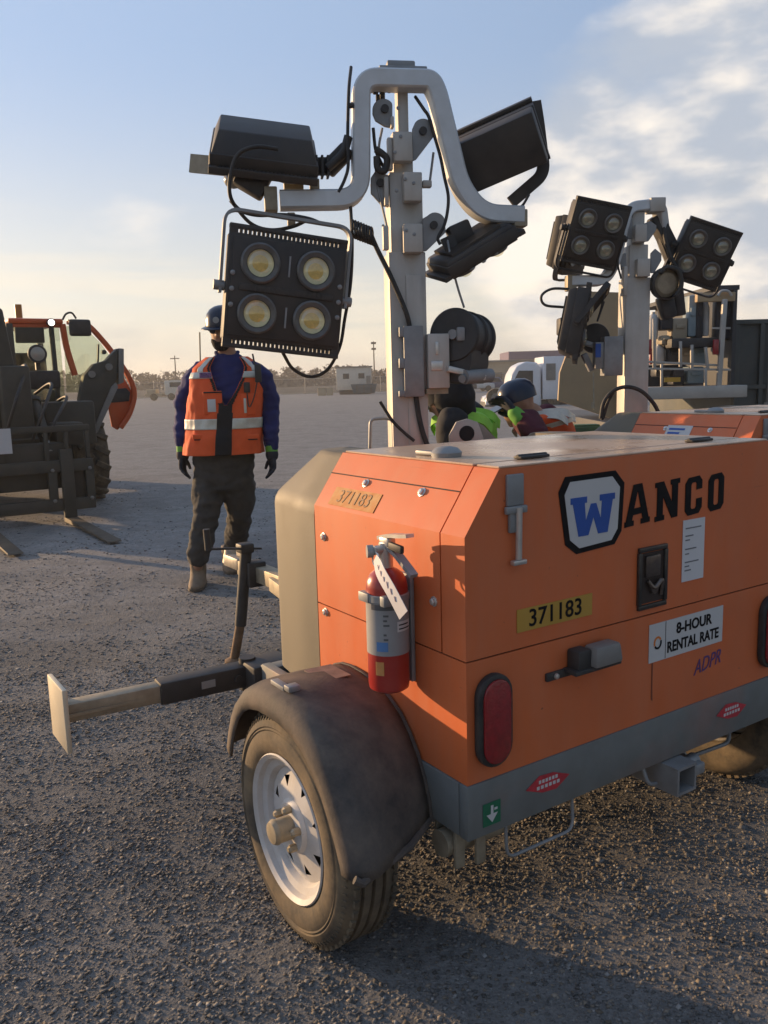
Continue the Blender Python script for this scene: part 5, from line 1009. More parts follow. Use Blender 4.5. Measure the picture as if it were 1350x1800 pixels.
    def shell(z0, z1, nz, flt, push, nt=NT):
        V = []; Fc = []; idx = {}
        for i in range(nz):
            for j in range(nt):
                z = z0 + (z1 - z0) * (i + 0.5) / nz; th = 2 * PI * (j + 0.5) / nt
                if not flt(z, th): continue
                f_ = []
                for (a_, b_) in ((i, j), (i, j + 1), (i + 1, j + 1), (i + 1, j)):
                    k_ = (a_, b_ % nt)
                    if k_ not in idx:
                        zz, tt = z0 + (z1 - z0) * a_ / nz, 2 * PI * (b_ % nt) / nt
                        w_ = 0.010 * mnoise.noise(Vector((tt * 2.2, zz * 9, 1))) + 0.006 * mnoise.noise(Vector((tt * 5, zz * 16, 5)))
                        flare = 0.03 * max(0, 1 - (zz - hem) / 0.18)
                        idx[k_] = len(V); V.append(surf(zz, tt, 1.0, push + w_ + flare))
                    f_.append(idx[k_])
                Fc.append(tuple(f_))
        return V, Fc
    def shell_obj(name, mat, z0, z1, nz, flt, push, thick, par):
        V, Fc = shell(z0, z1, nz, flt, push); m = MB(T); m._add(V, Fc); bmesh.ops.recalc_face_normals(m.bm, faces=m.bm.faces); o = m.build(name, mat, par, 60); s_ = o.modifiers.new('thickness', 'SOLIDIFY'); s_.thickness = thick; s_.offset = 1; return o
    vest = shell_obj('safety_vest', VEST, hem, shl, NZ, keep, 0.024, 0.008, root)
    dz = (shl - hem)
    zb0 = ctr(395, 752).z; zb1 = ctr(395, 734).z
    side_k = lambda z, th: keep(z, th) and abs((th - PI / 2 + PI) % (2 * PI) - PI) > 0.125
    shell_obj('reflective_band', SILVER, zb0, zb1, 8, side_k, 0.035, 0.003, vest)
    zc0, zc1 = ctr(400, 665).z, ctr(400, 654).z
    shell_obj('reflective_band', SILVER, zc0, zc1, 3, keep, 0.035, 0.003, vest)
    def straps(z, th):
        if not keep(z, th): return False
        fr = abs((th - PI / 2 + PI) % (2 * PI) - PI); t = (z - zc1) / (shl - zc1); lo = 0.62 - 0.05 * t
        return lo < fr < lo + 0.24 or PI - 0.75 < fr < PI - 0.5
    shell_obj('reflective_band', SILVER, zc1, shl, 8, straps, 0.035, 0.003, vest)
    zi0 = ctr(395, 790).z
    def edge(z, th):                 # dark zip edge on each side of the opening
        if not keep(z, th): return False
        t = (z - hem) / (shl - hem); gap = -1.0 if t < 0.50 else 0.0 + (t - 0.50) * 1.05
        return abs((th - PI / 2 + PI) % (2 * PI) - PI) < max(gap, 0.0) + 0.13 - 0.065 * min(1, max(0, (t - 0.40) / 0.25))
    shell_obj('vest_edging', BLACKC, hem, shl, NZ, edge, 0.0345, 0.003, vest)
    def onv(x, y, d=0.0): return on_plane(x, y, tz[5][0] + fy * (0.195 + d), fy)
    def pocket(name, mat, x0, y0, x1, y1, d, t_, par=vest):
        m = MB(T); a, b = onv(x0, y0, d), onv(x1, y1, d); c = (a + b) / 2; R_ = Matrix((lx, -fy, Vector((0, 0, 1)))).transposed()
        m.box(c, ((b - a).dot(lx), t_, abs(a.z - b.z)), R_, bev=min(0.006, t_ * 0.4)); return m.build(name, mat, par, 40)
    pocket('pocket', VEST, 356, 688, 392, 728, -0.01, 0.022); pocket('pocket', VEST, 424, 692, 450, 728, -0.012, 0.022)
    pocket('badge_card', WHITE, 364, 702, 380, 724, 0.006, 0.006); pocket('pen_tab', SILVER, 428, 700, 434, 726, 0.006, 0.006)
    pocket('flag_patch', M('flag patch', (0.20, 0.10, 0.22), 0.8, var=0.6, scale=90), 350, 655, 372, 664, -0.01, 0.006)
    for x0, x1 in ((338, 386), (424, 456)): pocket('pocket_flap', VEST, x0, 764, x1, 771, -0.004, 0.016); pocket('pocket_seam', BLACKC, x0 + 3, 771.5, x1 - 3, 773, -0.004, 0.010)
    pocket('pocket_seam', BLACKC, 357, 689, 391, 690.5, 0.0, 0.012)
    rd = pocket('radio', BLACKM, 447, 640, 460, 672, -0.015, 0.04)
    m = MB(T); m.cyl(onv(448, 642, -0.01), onv(444, 622, -0.02), 0.006, 8); m.build('antenna', RUBBER, rd)
    pocket('radio_microphone', BLACKM, 428, 672, 440, 690, 0.0, 0.03)
    m = MB(T); m.tube(curve([onv(434, 690, 0.01), onv(438, 715, 0.02), onv(446, 700, 0.02), onv(452, 672, 0.01)], 6), 0.004, 6); m.build('radio_cord', RUBBER, rd)
    m = MB(T); m.tube([ctr(352, 640), ctr(351, 584)], 0.005, 6); m.build('antenna', RUBBER, vest)
    # hard hat, earphone loop, glasses
    hb = hc + fu * 0.055
    m = MB(T); m.loft([ell(hb + fu * z - ff * 0.012, a, b, fx, ff, 28, 2.1) for z, a, b in ((-0.012, 0.113, 0.134), (0.03, 0.111, 0.132), (0.07, 0.099, 0.118), (0.10, 0.076, 0.092), (0.118, 0.045, 0.055), (0.125, 0.012, 0.015))]); hh = m.build('hard_hat', HAT, root, 60)
    m = MB(T); ring = []
    for a_ in np.linspace(0, 2 * PI, 37)[:-1]:
        e_ = 0.022 + 0.045 * max(0, math.sin(a_)) ** 2; ring.append((a_, e_))
    m.loft([[hb - fu * 0.012 - ff * 0.012 + fx * (0.111 * math.cos(a_)) + ff * (0.132 * math.sin(a_)) for a_, e_ in ring], [hb - fu * (0.020 + 0.01 * max(0, math.sin(a_))) - ff * 0.012 + fx * ((0.113 + e_) * math.cos(a_)) + ff * ((0.134 + e_) * math.sin(a_)) for a_, e_ in ring]], cap=False); bo = m.build('hat_brim', HAT, hh, 60); bo.modifiers.new('t', 'SOLIDIFY').thickness = 0.004
    m = MB(T); m.cyl(hb + ff * 0.118 + fu * 0.03, hb + ff * 0.124 + fu * 0.03, 0.022, 14); m.build('hat_emblem', LABELGREY, hh)
    m = MB(T); m.tube(curve([hc + fx * -0.085 - fu * 0.0, hc - fx * 0.105 + ff * 0.03 - fu * 0.05, hc - fx * 0.07 + ff * 0.10 - fu * 0.08], 6), 0.0045, 6); m.build('headset_boom', RUBBER, hh)
    m = MB(T)
    for sx in (-1, 1): m.ball(hc + ff * 0.098 + fx * sx * 0.035 + fu * 0.012, 0.028, 12, (1.0, 0.25, 0.75), Matrix((fx, ff, fu)).transposed())
    m.tube([hc - fx * 0.082 + fu * 0.015, hc - fx * 0.07 + ff * 0.09 + fu * 0.015], 0.004, 5); m.tube([hc + fx * 0.082 + fu * 0.015, hc + fx * 0.07 + ff * 0.09 + fu * 0.015], 0.004, 5)
    m.build('safety_glasses', M('dark glasses', (0.05, 0.05, 0.055), 0.15), root, 60)
standing_man()

def stooping(name_label, cat, base, joints, shirt, vestm, pants, hatm, cap=False, hood=False, bands=LIME):
    """a person bent forward; joints in world coordinates"""
    root = thing('person', name_label, cat, base, 0.0); T = Matrix.Translation(-Vector(base)); J = {k: Vector(v) for k, v in joints.items()}
    pel, che, nek, hd = J['pelvis'], J['chest'], J['neck'], J['head']
    sp = (nek - pel).normalized(); lx = (J['shR'] - J['shL']).normalized(); fw = sp.cross(lx) * (1 if sp.cross(lx).dot(J['face']) > 0 else -1)
    fw = fw.normalized()
    def rows(k):
        return [ell(pel - sp * 0.07, 0.15 * k, 0.11 * k, lx, fw), ell(pel, 0.175 * k, 0.125 * k, lx, fw), ell(pel.lerp(che, 0.5), 0.175 * k, 0.125 * k, lx, fw), ell(che, 0.19 * k, 0.13 * k, lx, fw), ell(che.lerp(nek, 0.6), 0.17 * k, 0.11 * k, lx, fw), ell(nek, 0.075 * k, 0.065 * k, lx, fw)]
    m = MB(T); m.loft(rows(0.86)); fx, ff, fu = head_rings(m, hd, J['face'], J['up'], 1.0); limb(m, [(nek, 0.06), (hd - fu * 0.04 - ff * 0.02, 0.052)])
    for s in 'LR':
        limb(m, [(J['sh' + s], 0.05), (J['el' + s], 0.04), (J['wr' + s], 0.028)]); limb(m, [(J['hip' + s], 0.08), (J['kn' + s], 0.055), (J['an' + s], 0.038)])
        an = J['an' + s]; limb(m, [(an, 0.036), (Vector((an.x, an.y, 0.05)), 0.035), (Vector((an.x, an.y, 0.035)) + Vector(J['face']) * Vector((1, 1, 0)).length * 0.06, 0.03)])
    solid(m, 'body', SKIN, root, 0.012, 2); face_parts(root, T, hd, fx, ff, fu)
    m = MB(T); m.loft(rows(1.0))
    for s in 'LR': limb(m, [(J['sh' + s], 0.080), (J['el' + s], 0.064), (J['wr' + s], 0.045)])
    solid(m, 'shirt', shirt, root, 0.014, 3, 0.010, 9)
    m = MB(T); m.loft(rows(1.02)[:3])
    for s in 'LR': limb(m, [(J['hip' + s], 0.115), (J['kn' + s], 0.088), (J['an' + s] + Vector((0, 0, 0.03)), 0.070)])
    solid(m, 'trousers', pants, root, 0.014, 3, 0.010, 9)
    m = MB(T)
    r_ = rows(1.10); m.loft([r_[1], r_[2], r_[3], r_[4], [p * 0.4 + q * 0.6 for p, q in zip(r_[4], r_[5])]]); v = solid(m, 'safety_vest', vestm, root, 0.014, 2, 0.006, 9)
    for t0, t1 in ((0.42, 0.56), (0.95, 1.08)):
        m = MB(T); a = pel.lerp(che, t0); b = pel.lerp(che, t1); m.loft([ell(a, 0.203, 0.150, lx, fw), ell(b, 0.212, 0.152, lx, fw)], cap=False); m.build('reflective_band', bands, v, 60)
    for sx in (-1, 1):
        m = MB(T); pth = curve([che + lx * sx * 0.10 - fw * 0.15, che.lerp(nek, 0.6) + lx * sx * 0.10 - fw * 0.125, nek + lx * sx * 0.085 - sp * 0.02, che.lerp(nek, 0.6) + lx * sx * 0.10 + fw * 0.125, che + lx * sx * 0.10 + fw * 0.15], 6); m.sweep(pth, rect(0.006, 0.05), nrm=fw); m.build('reflective_band', bands, v, 60)
    for s, sg in (('L', -1), ('R', 1)):
        d = (J['wr' + s] - J['el' + s]).normalized(); m = MB(T); hand(m, J['wr' + s] + d * 0.045, d, J['face'] if abs(d.dot(J['face'])) < 0.9 else Vector((0, 0, -1)), sg, 1.05, 0.55); g_ = solid(m, 'glove', GLOVE, root, 0.007, 2)
        m = MB(T); limb(m, [(J['wr' + s], 0.043), (J['wr' + s] + d * 0.05, 0.040)]); m.build('glove_cuff', LIME, g_, 60)
        an = J['an' + s]; f0 = Vector((J['face'].x, J['face'].y, 0)).normalized(); fs = Vector((-f0.y, f0.x, 0)); b = Vector((an.x, an.y, 0))
        m = MB(T); m.loft([ell(b + Vector((0, 0, 0.17)), 0.056, 0.062, fs, f0, 16), ell(b + f0 * 0.02 + Vector((0, 0, 0.08)), 0.056, 0.095, fs, f0, 16), ell(b + f0 * 0.06 + Vector((0, 0, 0.004)), 0.056, 0.148, fs, f0, 16)]); m.build('boot', BOOT, root, 60)
    hb = hd + fu * 0.03
    m = MB(T); m.loft([ell(hb + fu * z - ff * 0.01, a, b, fx, ff, 24, 2.1) for z, a, b in ((-0.02, 0.088, 0.110), (0.03, 0.088, 0.110), (0.062, 0.078, 0.096), (0.086, 0.055, 0.07), (0.098, 0.02, 0.03))]); hh = m.build('cap' if cap else 'hard_hat', hatm, root, 60)
    m = MB(T); P_ = [hb - fu * 0.02 + ff * 0.09 + fx * sx * 0.09 for sx in (-1, 1)] + [hb - fu * 0.035 + ff * (0.20 - 0.03 * abs(sx)) + fx * sx * 0.08 for sx in (1, 0.5, -0.5, -1)]; m.poly(P_, fu * 0.006); m.build('cap_peak', hatm, hh, 60)
    if hood:
        m = MB(T); m.ball(hd - ff * 0.035 + fu * 0.0, 0.115, 16, (0.92, 1.0, 1.08), Matrix((fx, ff, fu)).transposed()); limb(m, [(hd - ff * 0.03 - fu * 0.03, 0.10), (nek, 0.10)]); solid(m, 'hood', BLACKC, root, 0.012, 3, 0.008, 12)
    return root
def man_c():
    Y = 4.72; P = lambda x, y, dy=0.0: at(x, y, Y + dy)
    pel = P(985, 792, 0.30); b = Vector((pel.x, pel.y, 0)); pel.z = 0.95
    face = Vector((-0.93, -0.25, -0.28)).normalized()
    j = dict(pelvis=pel, chest=P(960, 750, 0.12), neck=P(936, 727, 0.0), head=P(909, 708, -0.06), face=face, up=Vector((-0.25, 0, 1)),
             shL=P(927, 742, -0.17), shR=P(960, 732, 0.20), elL=P(945, 768, -0.30), wrL=P(916, 738, -0.24), elR=P(985, 768, 0.25), wrR=P(955, 780, 0.0),
             hipL=pel + Vector((0.0, -0.10, -0.06)), hipR=pel + Vector((0.0, 0.10, -0.06)), knL=pel + Vector((-0.12, -0.12, -0.47)), knR=pel + Vector((-0.04, 0.12, -0.47)), anL=Vector((pel.x - 0.05, pel.y - 0.13, 0.09)), anR=Vector((pel.x + 0.08, pel.y + 0.13, 0.09)))
    stooping('stooping worker in maroon sleeves and orange vest, gloved hand at the face', 'person', b, j, MAROON, VEST, PANTS, HAT, True, bands=SILVER)
man_c()
def man_b():
    Y = 4.25; P = lambda x, y, dy=0.0: at(x, y, Y + dy)
    pel = P(838, 800, 0.35); pel.z = 0.90; b = Vector((pel.x, pel.y, 0))
    face = Vector((-0.75, 0.45, -0.45)).normalized()
    j = dict(pelvis=pel, chest=P(822, 752, 0.14), neck=P(803, 722, 0.0), head=P(785, 700, -0.02), face=face, up=Vector((-0.4, 0, 1)),
             shL=P(795, 742, -0.17), shR=P(826, 728, 0.18), elL=P(790, 790, -0.2), wrL=P(768, 800, -0.1), elR=P(820, 790, 0.25), wrR=P(790, 800, 0.3),
             hipL=pel + Vector((0.0, -0.10, -0.06)), hipR=pel + Vector((0.0, 0.10, -0.06)), knL=pel + Vector((-0.14, -0.12, -0.45)), knR=pel + Vector((-0.06, 0.12, -0.45)), anL=Vector((pel.x - 0.05, pel.y - 0.13, 0.09)), anR=Vector((pel.x + 0.08, pel.y + 0.13, 0.09)))
    stooping('stooping worker in dark clothes and lime vest, half hidden behind the near mast', 'person', b, j, BLACKC, LIMEB, PANTS, BLACKC, True, hood=True, bands=LIMEB)
man_b()

# ------------------------------------------------------------------ telehandler at the left
MACH = M('dark machine paint', (0.052, 0.048, 0.038), 0.6, var=0.2, scale=6, dust=0.35, dcol=(0.10, 0.083, 0.055), dscale=5)
MACHO = M('machine orange', (0.62, 0.095, 0.02), 0.45, var=0.08, scale=4, dust=0.2, dcol=(0.4, 0.22, 0.12))
GREYM = M('machine grey', (0.20, 0.19, 0.175), 0.6, var=0.15, scale=6, dust=0.3)
CABG = glass('cab glass', (0.80, 0.84, 0.76), 0.12)
def telehandler():
    heel = Vector((-3.76, 8.76, 0)); f = Vector((0.552, -0.834, 0)); l = Vector((0.834, 0.552, 0))
    root = thing('telehandler', 'orange and dark telehandler with open cab door and lowered forks at the left', 'telehandler', heel, 0.0)
    root.matrix_world = Matrix((( l.x, f.x, 0, heel.x), (l.y, f.y, 0, heel.y), (0, 0, 1, 0), (0, 0, 0, 1)))     # local x = machine's left, y = forwards
    rt = root
    bpy.context.view_layer.update()
    # local axes are left-handed pairs of (left, forward): keep a right-handed frame instead
    R = Matrix((l, -f, Vector((0, 0, 1)))).transposed().to_4x4(); R.translation = heel; root.matrix_world = R
    # now local: x = machine's left (right in the picture), y = backwards, z = up
    m = MB(); m.box((-0.13, 0.06, 0.62), (1.68, 0.08, 0.13), bev=0.01); m.box((-0.13, 0.06, 0.20), (1.68, 0.08, 0.13), bev=0.01)
    for x in (-0.9, -0.35, 0.28, 0.67): m.box((x, 0.06, 0.42), (0.09, 0.07, 0.46), bev=0.008)
    m.box((-0.13, 0.09, 1.02), (1.68, 0.05, 0.07), bev=0.008)
    for x in (-0.9, -0.55, -0.2, 0.25, 0.46, 0.68): m.box((x, 0.09, 0.82), (0.045, 0.04, 0.36), bev=0.006)
    m.box((0.56, 0.12, 0.42), (0.20, 0.05, 0.40), bev=0.01)
    ca = m.build('fork_carriage', MACH, root, 30)
    for x in (0.43, -0.43):
        m = MB(); pts = [(-0.004, 0.06), (-1.60, 0.035), (-1.62, 0.02), (0.055, 0.012), (0.055, 0.058)]
        m.poly([(x - 0.065, y, z) for y, z in pts], (0.13, 0, 0), bev=0.004, seg=1); m.build('fork', M('worn fork steel', (0.085, 0.064, 0.042), 0.6, 0.3, var=0.3, scale=9, dust=0.25), root, 30)
        m = MB(); m.box((x, 0.026, 0.43), (0.13, 0.052, 0.74), bev=0.005); m.build('fork_shank', MACH, root, 30)
    # boom, head and links
    m = MB(); m.bar((0.0, 0.35, 0.75), (0.0, 1.2, 1.15), 0.46, 0.36, bev=0.02); m.bar((0.0, 1.2, 1.05), (-0.05, 5.2, 2.1), 0.40, 0.44, bev=0.02); m.box((0.0, 0.30, 0.62), (0.9, 0.34, 0.5), bev=0.03); m.box((0.05, 0.6, 1.25), (0.30, 0.6, 0.9), bev=0.03); m.build('boom', MACH, root, 30)
    m = MB(); m.poly([(0.0, 0.5, 1.0), (-0.30, 0.5, 1.0), (-0.36, 0.5, 2.2), (-0.18, 0.5, 2.42), (0.02, 0.5, 2.30), (0.10, 0.5, 1.6)], (0, 0.16, 0), bev=0.02); m.build('boom_head', MACH, root, 30)
    # chassis
    m = MB(); m.box((0, 3.2, 0.75), (1.1, 4.4, 0.5), bev=0.03); m.box((0, 1.85, 0.62), (2.0, 0.34, 0.26), bev=0.04); m.box((0, 5.0, 0.62), (2.0, 0.34, 0.26), bev=0.04); m.box((0.0, 1.3, 0.80), (1.0, 0.5, 0.6), bev=0.05); m.build('chassis', MACH, root, 30)
    m = MB(); m.box((-0.85, 3.6, 1.05), (0.75, 2.4, 0.75), bev=0.06); m.build('engine_cover', MACHO, root, 30)
    for (x, y) in ((1.06, 1.85), (-1.06, 1.85), (1.06, 5.0), (-1.06, 5.0)):
        s = 1 if x > 0 else -1; Rw = 0.575; m = MB(); c = Vector((x, y, Rw))
        m.lathe([(0.30, -0.19), (0.42, -0.20), (0.52, -0.19), (0.545, -0.14), (0.55, 0), (0.545, 0.14), (0.52, 0.19), (0.42, 0.20), (0.30, 0.19)], c, (s, 0, 0), 40, cap=False)
        for k in range(18):
            for h_ in (0, 1):
                a = 2 * PI * (k + 0.5 * h_) / 18; d = Vector((0, math.cos(a), math.sin(a))); tn = Vector((0, -math.sin(a), math.cos(a))); m.box(c + d * 0.555 + Vector(((0.10 if h_ else -0.10), 0, 0)), (0.20, 0.075, 0.05), Matrix(((Vector((0.85, 0, 0)) + tn * (0.5 if h_ else -0.5)).normalized(), (tn * 0.85 - Vector(((0.5 if h_ else -0.5), 0, 0))).normalized(), d)).transposed(), bev=0.008, seg=1)
        t = m.build('wheel', TYRE, root, 40)
        m = MB(); m.lathe([(0.31, -0.1), (0.31, 0.15), (0.29, 0.17), (0.26, 0.06), (0.15, 0.03), (0.14, 0.10), (0.001, 0.11)], c, (s, 0, 0), 32, cap=False); m.build('rim', GREYM, t, 30)
    # dark mudguard above the front-left wheel with its pale edge
    m = MB(); P3 = lambda x, y, yy: R.inverted() @ on_plane(x, y, R @ Vector((0, yy, 0)), f)
    Yg = 1.15
    pts = [P3(*q, Yg) for q in ((140, 700), (148, 660), (165, 640), (186, 634), (207, 612), (207, 664), (196, 690), (168, 760), (140, 765))]; m.poly(pts, (0, 0.14, 0), bev=0.012); mg = m.build('mudguard', MACH, root, 30)
    m = MB(); m.poly([P3(*q, Yg - 0.012) for q in ((209, 612), (218, 613), (218, 672), (209, 676))], (0, 0.16, 0), bev=0.006); m.poly([P3(*q, Yg - 0.02) for q in ((196, 680), (204, 672), (208, 680), (172, 760), (160, 766))], (0, 0.10, 0), bev=0.004); m.build('guard_edge', GREYM, mg)
    for q in ((191, 645), (161, 658)): m = MB(); m.cyl(P3(*q, Yg), P3(*q, Yg) + Vector((0, -0.03, 0)), 0.042, 18); m.build('pivot_pin', GREYM, mg)
    # cab
    Yc = 2.0; zc = lambda x, y: P3(x, y, Yc)
    roof = zc(70, 562)
    m = MB(); xl, xr = zc(18, 600).x, zc(112, 600).x; zr = roof.z
    m.box(((xl + xr) / 2, Yc + 0.72, zr - 0.02), (xr - xl + 0.02, 1.5, 0.07), bev=0.025); m.box(((xl + xr) / 2, Yc + 0.02, zr - 0.075), (xr - xl, 0.06, 0.04), bev=0.01); cab = m.build('cab', MACHO, root, 30)
    m = MB(); zl = 0.95
    m.sweep(curve([(xr, Yc, zr - 0.05), (xr + 0.03, Yc, zr - 0.35), (xr + 0.10, Yc - 0.02, zr - 0.70)], 6), rect(0.07, 0.07, 0.01)); m.build('cab_pillar', MACHO, cab, 40)
    m = MB()
    for q in (((xl + 0.0, Yc), (xl, Yc)), ((xl, Yc + 1.4), (xl, Yc + 1.4)), ((xr - 0.0, Yc + 1.4), (xr, Yc + 1.4))): m.bar((q[0][0], q[0][1], zl), (q[1][0], q[1][1], zr - 0.05), 0.08, 0.08, bev=0.01)
    m.bar((xr - 0.13, Yc - 0.02, zl), (xr - 0.14, Yc, zr - 0.06), 0.05, 0.05, bev=0.008); m.box(((xl + xr) / 2, Yc + 0.7, zl - 0.2), (xr - xl + 0.06, 1.5, 0.5), bev=0.03); m.box(((xl + xr) / 2 + 0.1, Yc + 0.9, zl + 0.25), (0.5, 0.5, 0.5), bev=0.08); m.box(((xl + xr) / 2 + 0.1, Yc + 1.15, zl + 0.65), (0.46, 0.14, 0.7), bev=0.06)
    m.box(((xl + xr) / 2 - 0.08, Yc + 0.03, zr - 0.19), ((xr - xl) * 0.55, 0.05, 0.20), bev=0.02); m.build('cab_frame', MACH, cab, 30)
    m = MB(); m.box(((xl + xr) / 2, Yc + 0.012, (zl + zr) / 2), (xr - xl - 0.08, 0.006, zr - zl - 0.14)); m.build('windscreen', CABG, cab)
    # open door, standing out to the machine's left
    Yd = Yc - 0.02; dq = lambda x, y: P3(x, y, Yd)
    m = MB(); path = curve([dq(118, 566), dq(150, 569), dq(180, 598), dq(205, 630), dq(226, 662), dq(236, 692), dq(228, 726), dq(212, 752)], 6); m.sweep(path, rect(0.075, 0.06, 0.01), nrm=(0, 1, 0)); door = m.build('cab_door', MACHO, root, 40)
    m = MB(); lo = [dq(*q) for q in ((234, 690), (231, 716), (222, 740), (208, 756), (198, 750), (192, 715), (192, 700), (196, 676), (216, 660))]; m.poly([p + Vector((0, 0.02, 0)) for p in lo], (0, 0.05, 0), bev=0.008); m.build('door_panel', MACHO, door, 30)
    m = MB(); m.poly([dq(*q) for q in ((200, 684), (222, 682), (229, 690), (227, 705), (196, 708))], (0, 0.02, 0), bev=0.004); m.build('door_pocket', BLACKM, door, 30)
    m = MB(); m.poly([dq(*q) + Vector((0, 0.03, 0)) for q in ((112, 572), (150, 575), (178, 603), (202, 636), (214, 660), (190, 678), (150, 690), (118, 690))], (0, 0.006, 0)); m.build('door_glass', CABG, door, 0)
    m = MB(); m.bar(dq(172, 640), dq(173, 605), 0.02, 0.02); m.cyl(dq(182, 619), dq(182, 619) + Vector((0, -0.04, 0)), 0.03, 12); m.build('door_handle', BLACKM, door)
    # mirror, lamps, beacon
    Ym = 1.5; mq = lambda x, y: P3(x, y, Ym)
    m = MB(); a, b = mq(120, 561), mq(161, 591); m.box(((a.x + b.x) / 2, Ym, (a.z + b.z) / 2), (b.x - a.x, 0.07, a.z - b.z), bev=0.03, seg=3); mi = m.build('mirror', BLACKM, root, 40)
    m = MB(); m.tube(curve([mq(110, 562), mq(116, 552), mq(126, 550), mq(134, 560)], 6), 0.012, 8); m.build('mirror_arm', BLACKM, mi)
    for (x, y, r, e) in ((66, 622, 0.105, False), (90, 567, 0.05, True)):
        m = MB(); c = P3(x, y, 1.35 if not e else 1.9); m.lathe([(r * 0.5, 0.10), (r, 0.04), (r * 1.05, 0), (r, -0.01)], c, (0, 1, 0), 24); o = m.build('work_lamp', BLACKM, root, 40)
        m = MB(); m.lathe([(r * 0.78, -0.012), (r * 0.5, -0.02), (0.001, -0.024)], c, (0, 1, 0), 24); m.build('lamp_lens', emit('lit lamp', (1.0, 0.96, 0.85), 3.0) if e else CLEARL, o)
    m = MB(); m.box(P3(66, 640, 1.4), (0.05, 0.05, 0.14)); m.box(P3(66, 668, 1.5), (0.5, 0.2, 0.22), bev=0.03); m.build('lamp_stand', BLACKM, root)
    m = MB(); c = P3(33, 552, 2.5); m.cyl(c + Vector((0, 0, -0.05)), c + Vector((0, 0, 0.12)), 0.045, 14); m.build('beacon', M('amber beacon', (0.35, 0.16, 0.03), 0.4), root, 40)
    # hoses, placard and fittings on the carriage
    m = MB()
    for x0, z0, x1, z1 in ((0.15, 0.9, 0.45, 1.5), (0.25, 0.8, 0.60, 1.35), (-0.1, 1.0, 0.2, 1.7)): m.tube(curve([(x0, 0.25, z0), (x0 + 0.1, 0.1, (z0 + z1) / 2), (x1, 0.5, z1), (x1 - 0.1, 0.9, z1 - 0.1)], 6), 0.018, 8)
    m.build('hydraulic_hose', RUBBER, root, 60)
    for x in (-0.32, 0.30):          # tilt cylinders with bright rods
        m = MB(); m.cyl((x, 0.75, 1.30), (x, 0.35, 0.95), 0.055, 16); m.cyl((x, 0.78, 1.33), (x, 0.74, 1.29), 0.075, 14); cy = m.build('tilt_cylinder', MACH, root)
        m = MB(); m.cyl((x, 0.36, 0.96), (x, 0.14, 0.77), 0.028, 14); m.build('cylinder_rod', CHROME, cy)
    for x in (-0.9, -0.35, 0.28, 0.67):
        for z in (0.25, 0.58): m = MB(); m.lathe([(0.022, 0), (0.022, 0.012), (0.010, 0.02)], (x, 0.022, z), (0, -1, 0), 6); m.build('bolt', GREYM, ca)
    m = MB(); m.box((-0.25, 0.02, 0.92), (0.30, 0.01, 0.26)); m.build('placard', WHITE, ca)
    m = MB(); m.box((0.66, 0.8, 1.05), (0.55, 0.35, 0.5), bev=0.03); m.box((0.55, 0.5, 0.95), (0.3, 0.5, 0.25), bev=0.03); m.build('hydraulic_block', MACH, root)
telehandler()

# ------------------------------------------------------------------ far side of the yard
DRYG = M('dry field', (0.20, 0.165, 0.11), 0.95, var=0.25, scale=0.15)
WALLW = M('white siding', (0.62, 0.58, 0.50), 0.7, var=0.06, scale=2, dust=0.2)
WALLT = M('tan cladding', (0.42, 0.33, 0.22), 0.7, var=0.07, scale=0.8)
PANEL = M('tan panel', (0.40, 0.29, 0.17), 0.6, var=0.07, scale=2.5, dust=0.3)
WINDK = M('dark window', (0.04, 0.045, 0.05), 0.15)
def ground_strip():
    m = MB(); m.box((0, 330, -0.10), (1400, 420, 0.22)); o = m.build('field', DRYG, None, 0); tag(o, kind='structure')
    m = MB(); rows = []
    for i in range(61):
        x = -500 + 1000 * i / 60; h = 0.8 + 0.5 * mnoise.noise(Vector((x * 0.02, 0, 0))); rows.append([Vector((x, 128, 0)), Vector((x, 134, h)), Vector((x, 150, h + 0.2)), Vector((x, 170, 0))])
    m.loft(rows, cap=False, closed=False); o = m.build('embankment', M('embankment earth', (0.13, 0.11, 0.085), 0.95, var=0.3, scale=0.2), None, 60); tag(o, kind='structure')
ground_strip()
def far_wood():
    rng = random.Random(5); V = []; Fc = []
    for i in range(2300):
        x = rng.uniform(-330, 330); y = rng.uniform(190, 260)
        if abs(x) > 0.62 * y + 20: continue
        h = rng.uniform(2.5, 6.0) * (1.0 + 0.35 * mnoise.noise(Vector((x * 0.03, 0, 7)))) * (y / 225); w = h * rng.uniform(0.4, 0.7)
        n0 = len(V); V += [(x - 0.15, y, 0), (x + 0.15, y, 0), (x + 0.05, y, h * 0.9), (x - 0.05, y, h * 0.9)]; Fc.append((n0, n0 + 1, n0 + 2, n0 + 3))
        for k in range(46):
            a = rng.uniform(0, 2 * PI); t = rng.random() ** 0.7; rr = w * math.sqrt(max(0.05, 1 - (2 * t - 0.85) ** 2)) * rng.uniform(0.2, 1); cx, cy, cz = x + rr * math.cos(a), y + rr * math.sin(a), h * (0.03 + 0.95 * t)
            s = rng.uniform(0.12, 0.5); q = Quaternion((rng.gauss(0, 1), rng.gauss(0, 1), rng.gauss(0, 1), rng.gauss(0, 1))).normalized(); n0 = len(V)
            for v in ((-s, 0, -s * 0.4), (s, 0, -s * 0.3), (s * 0.3, s * 0.3, s), (-s * 0.6, 0, s * 0.6)): p = q @ Vector(v); V.append((cx + p.x, cy + p.y, cz + p.z))
            Fc.append((n0, n0 + 1, n0 + 2, n0 + 3))
    me = bpy.data.meshes.new('far_wood'); me.from_pydata(V, [], Fc); me.materials.append(M('bare brush', (0.040, 0.033, 0.026), 0.95, var=0.35, scale=0.12)); o = bpy.data.objects.new('far_wood', me); C.objects.link(o)
    tag(o, 'brown leafless wood running along the horizon beyond the fence', 'wood', kind='stuff')
far_wood()
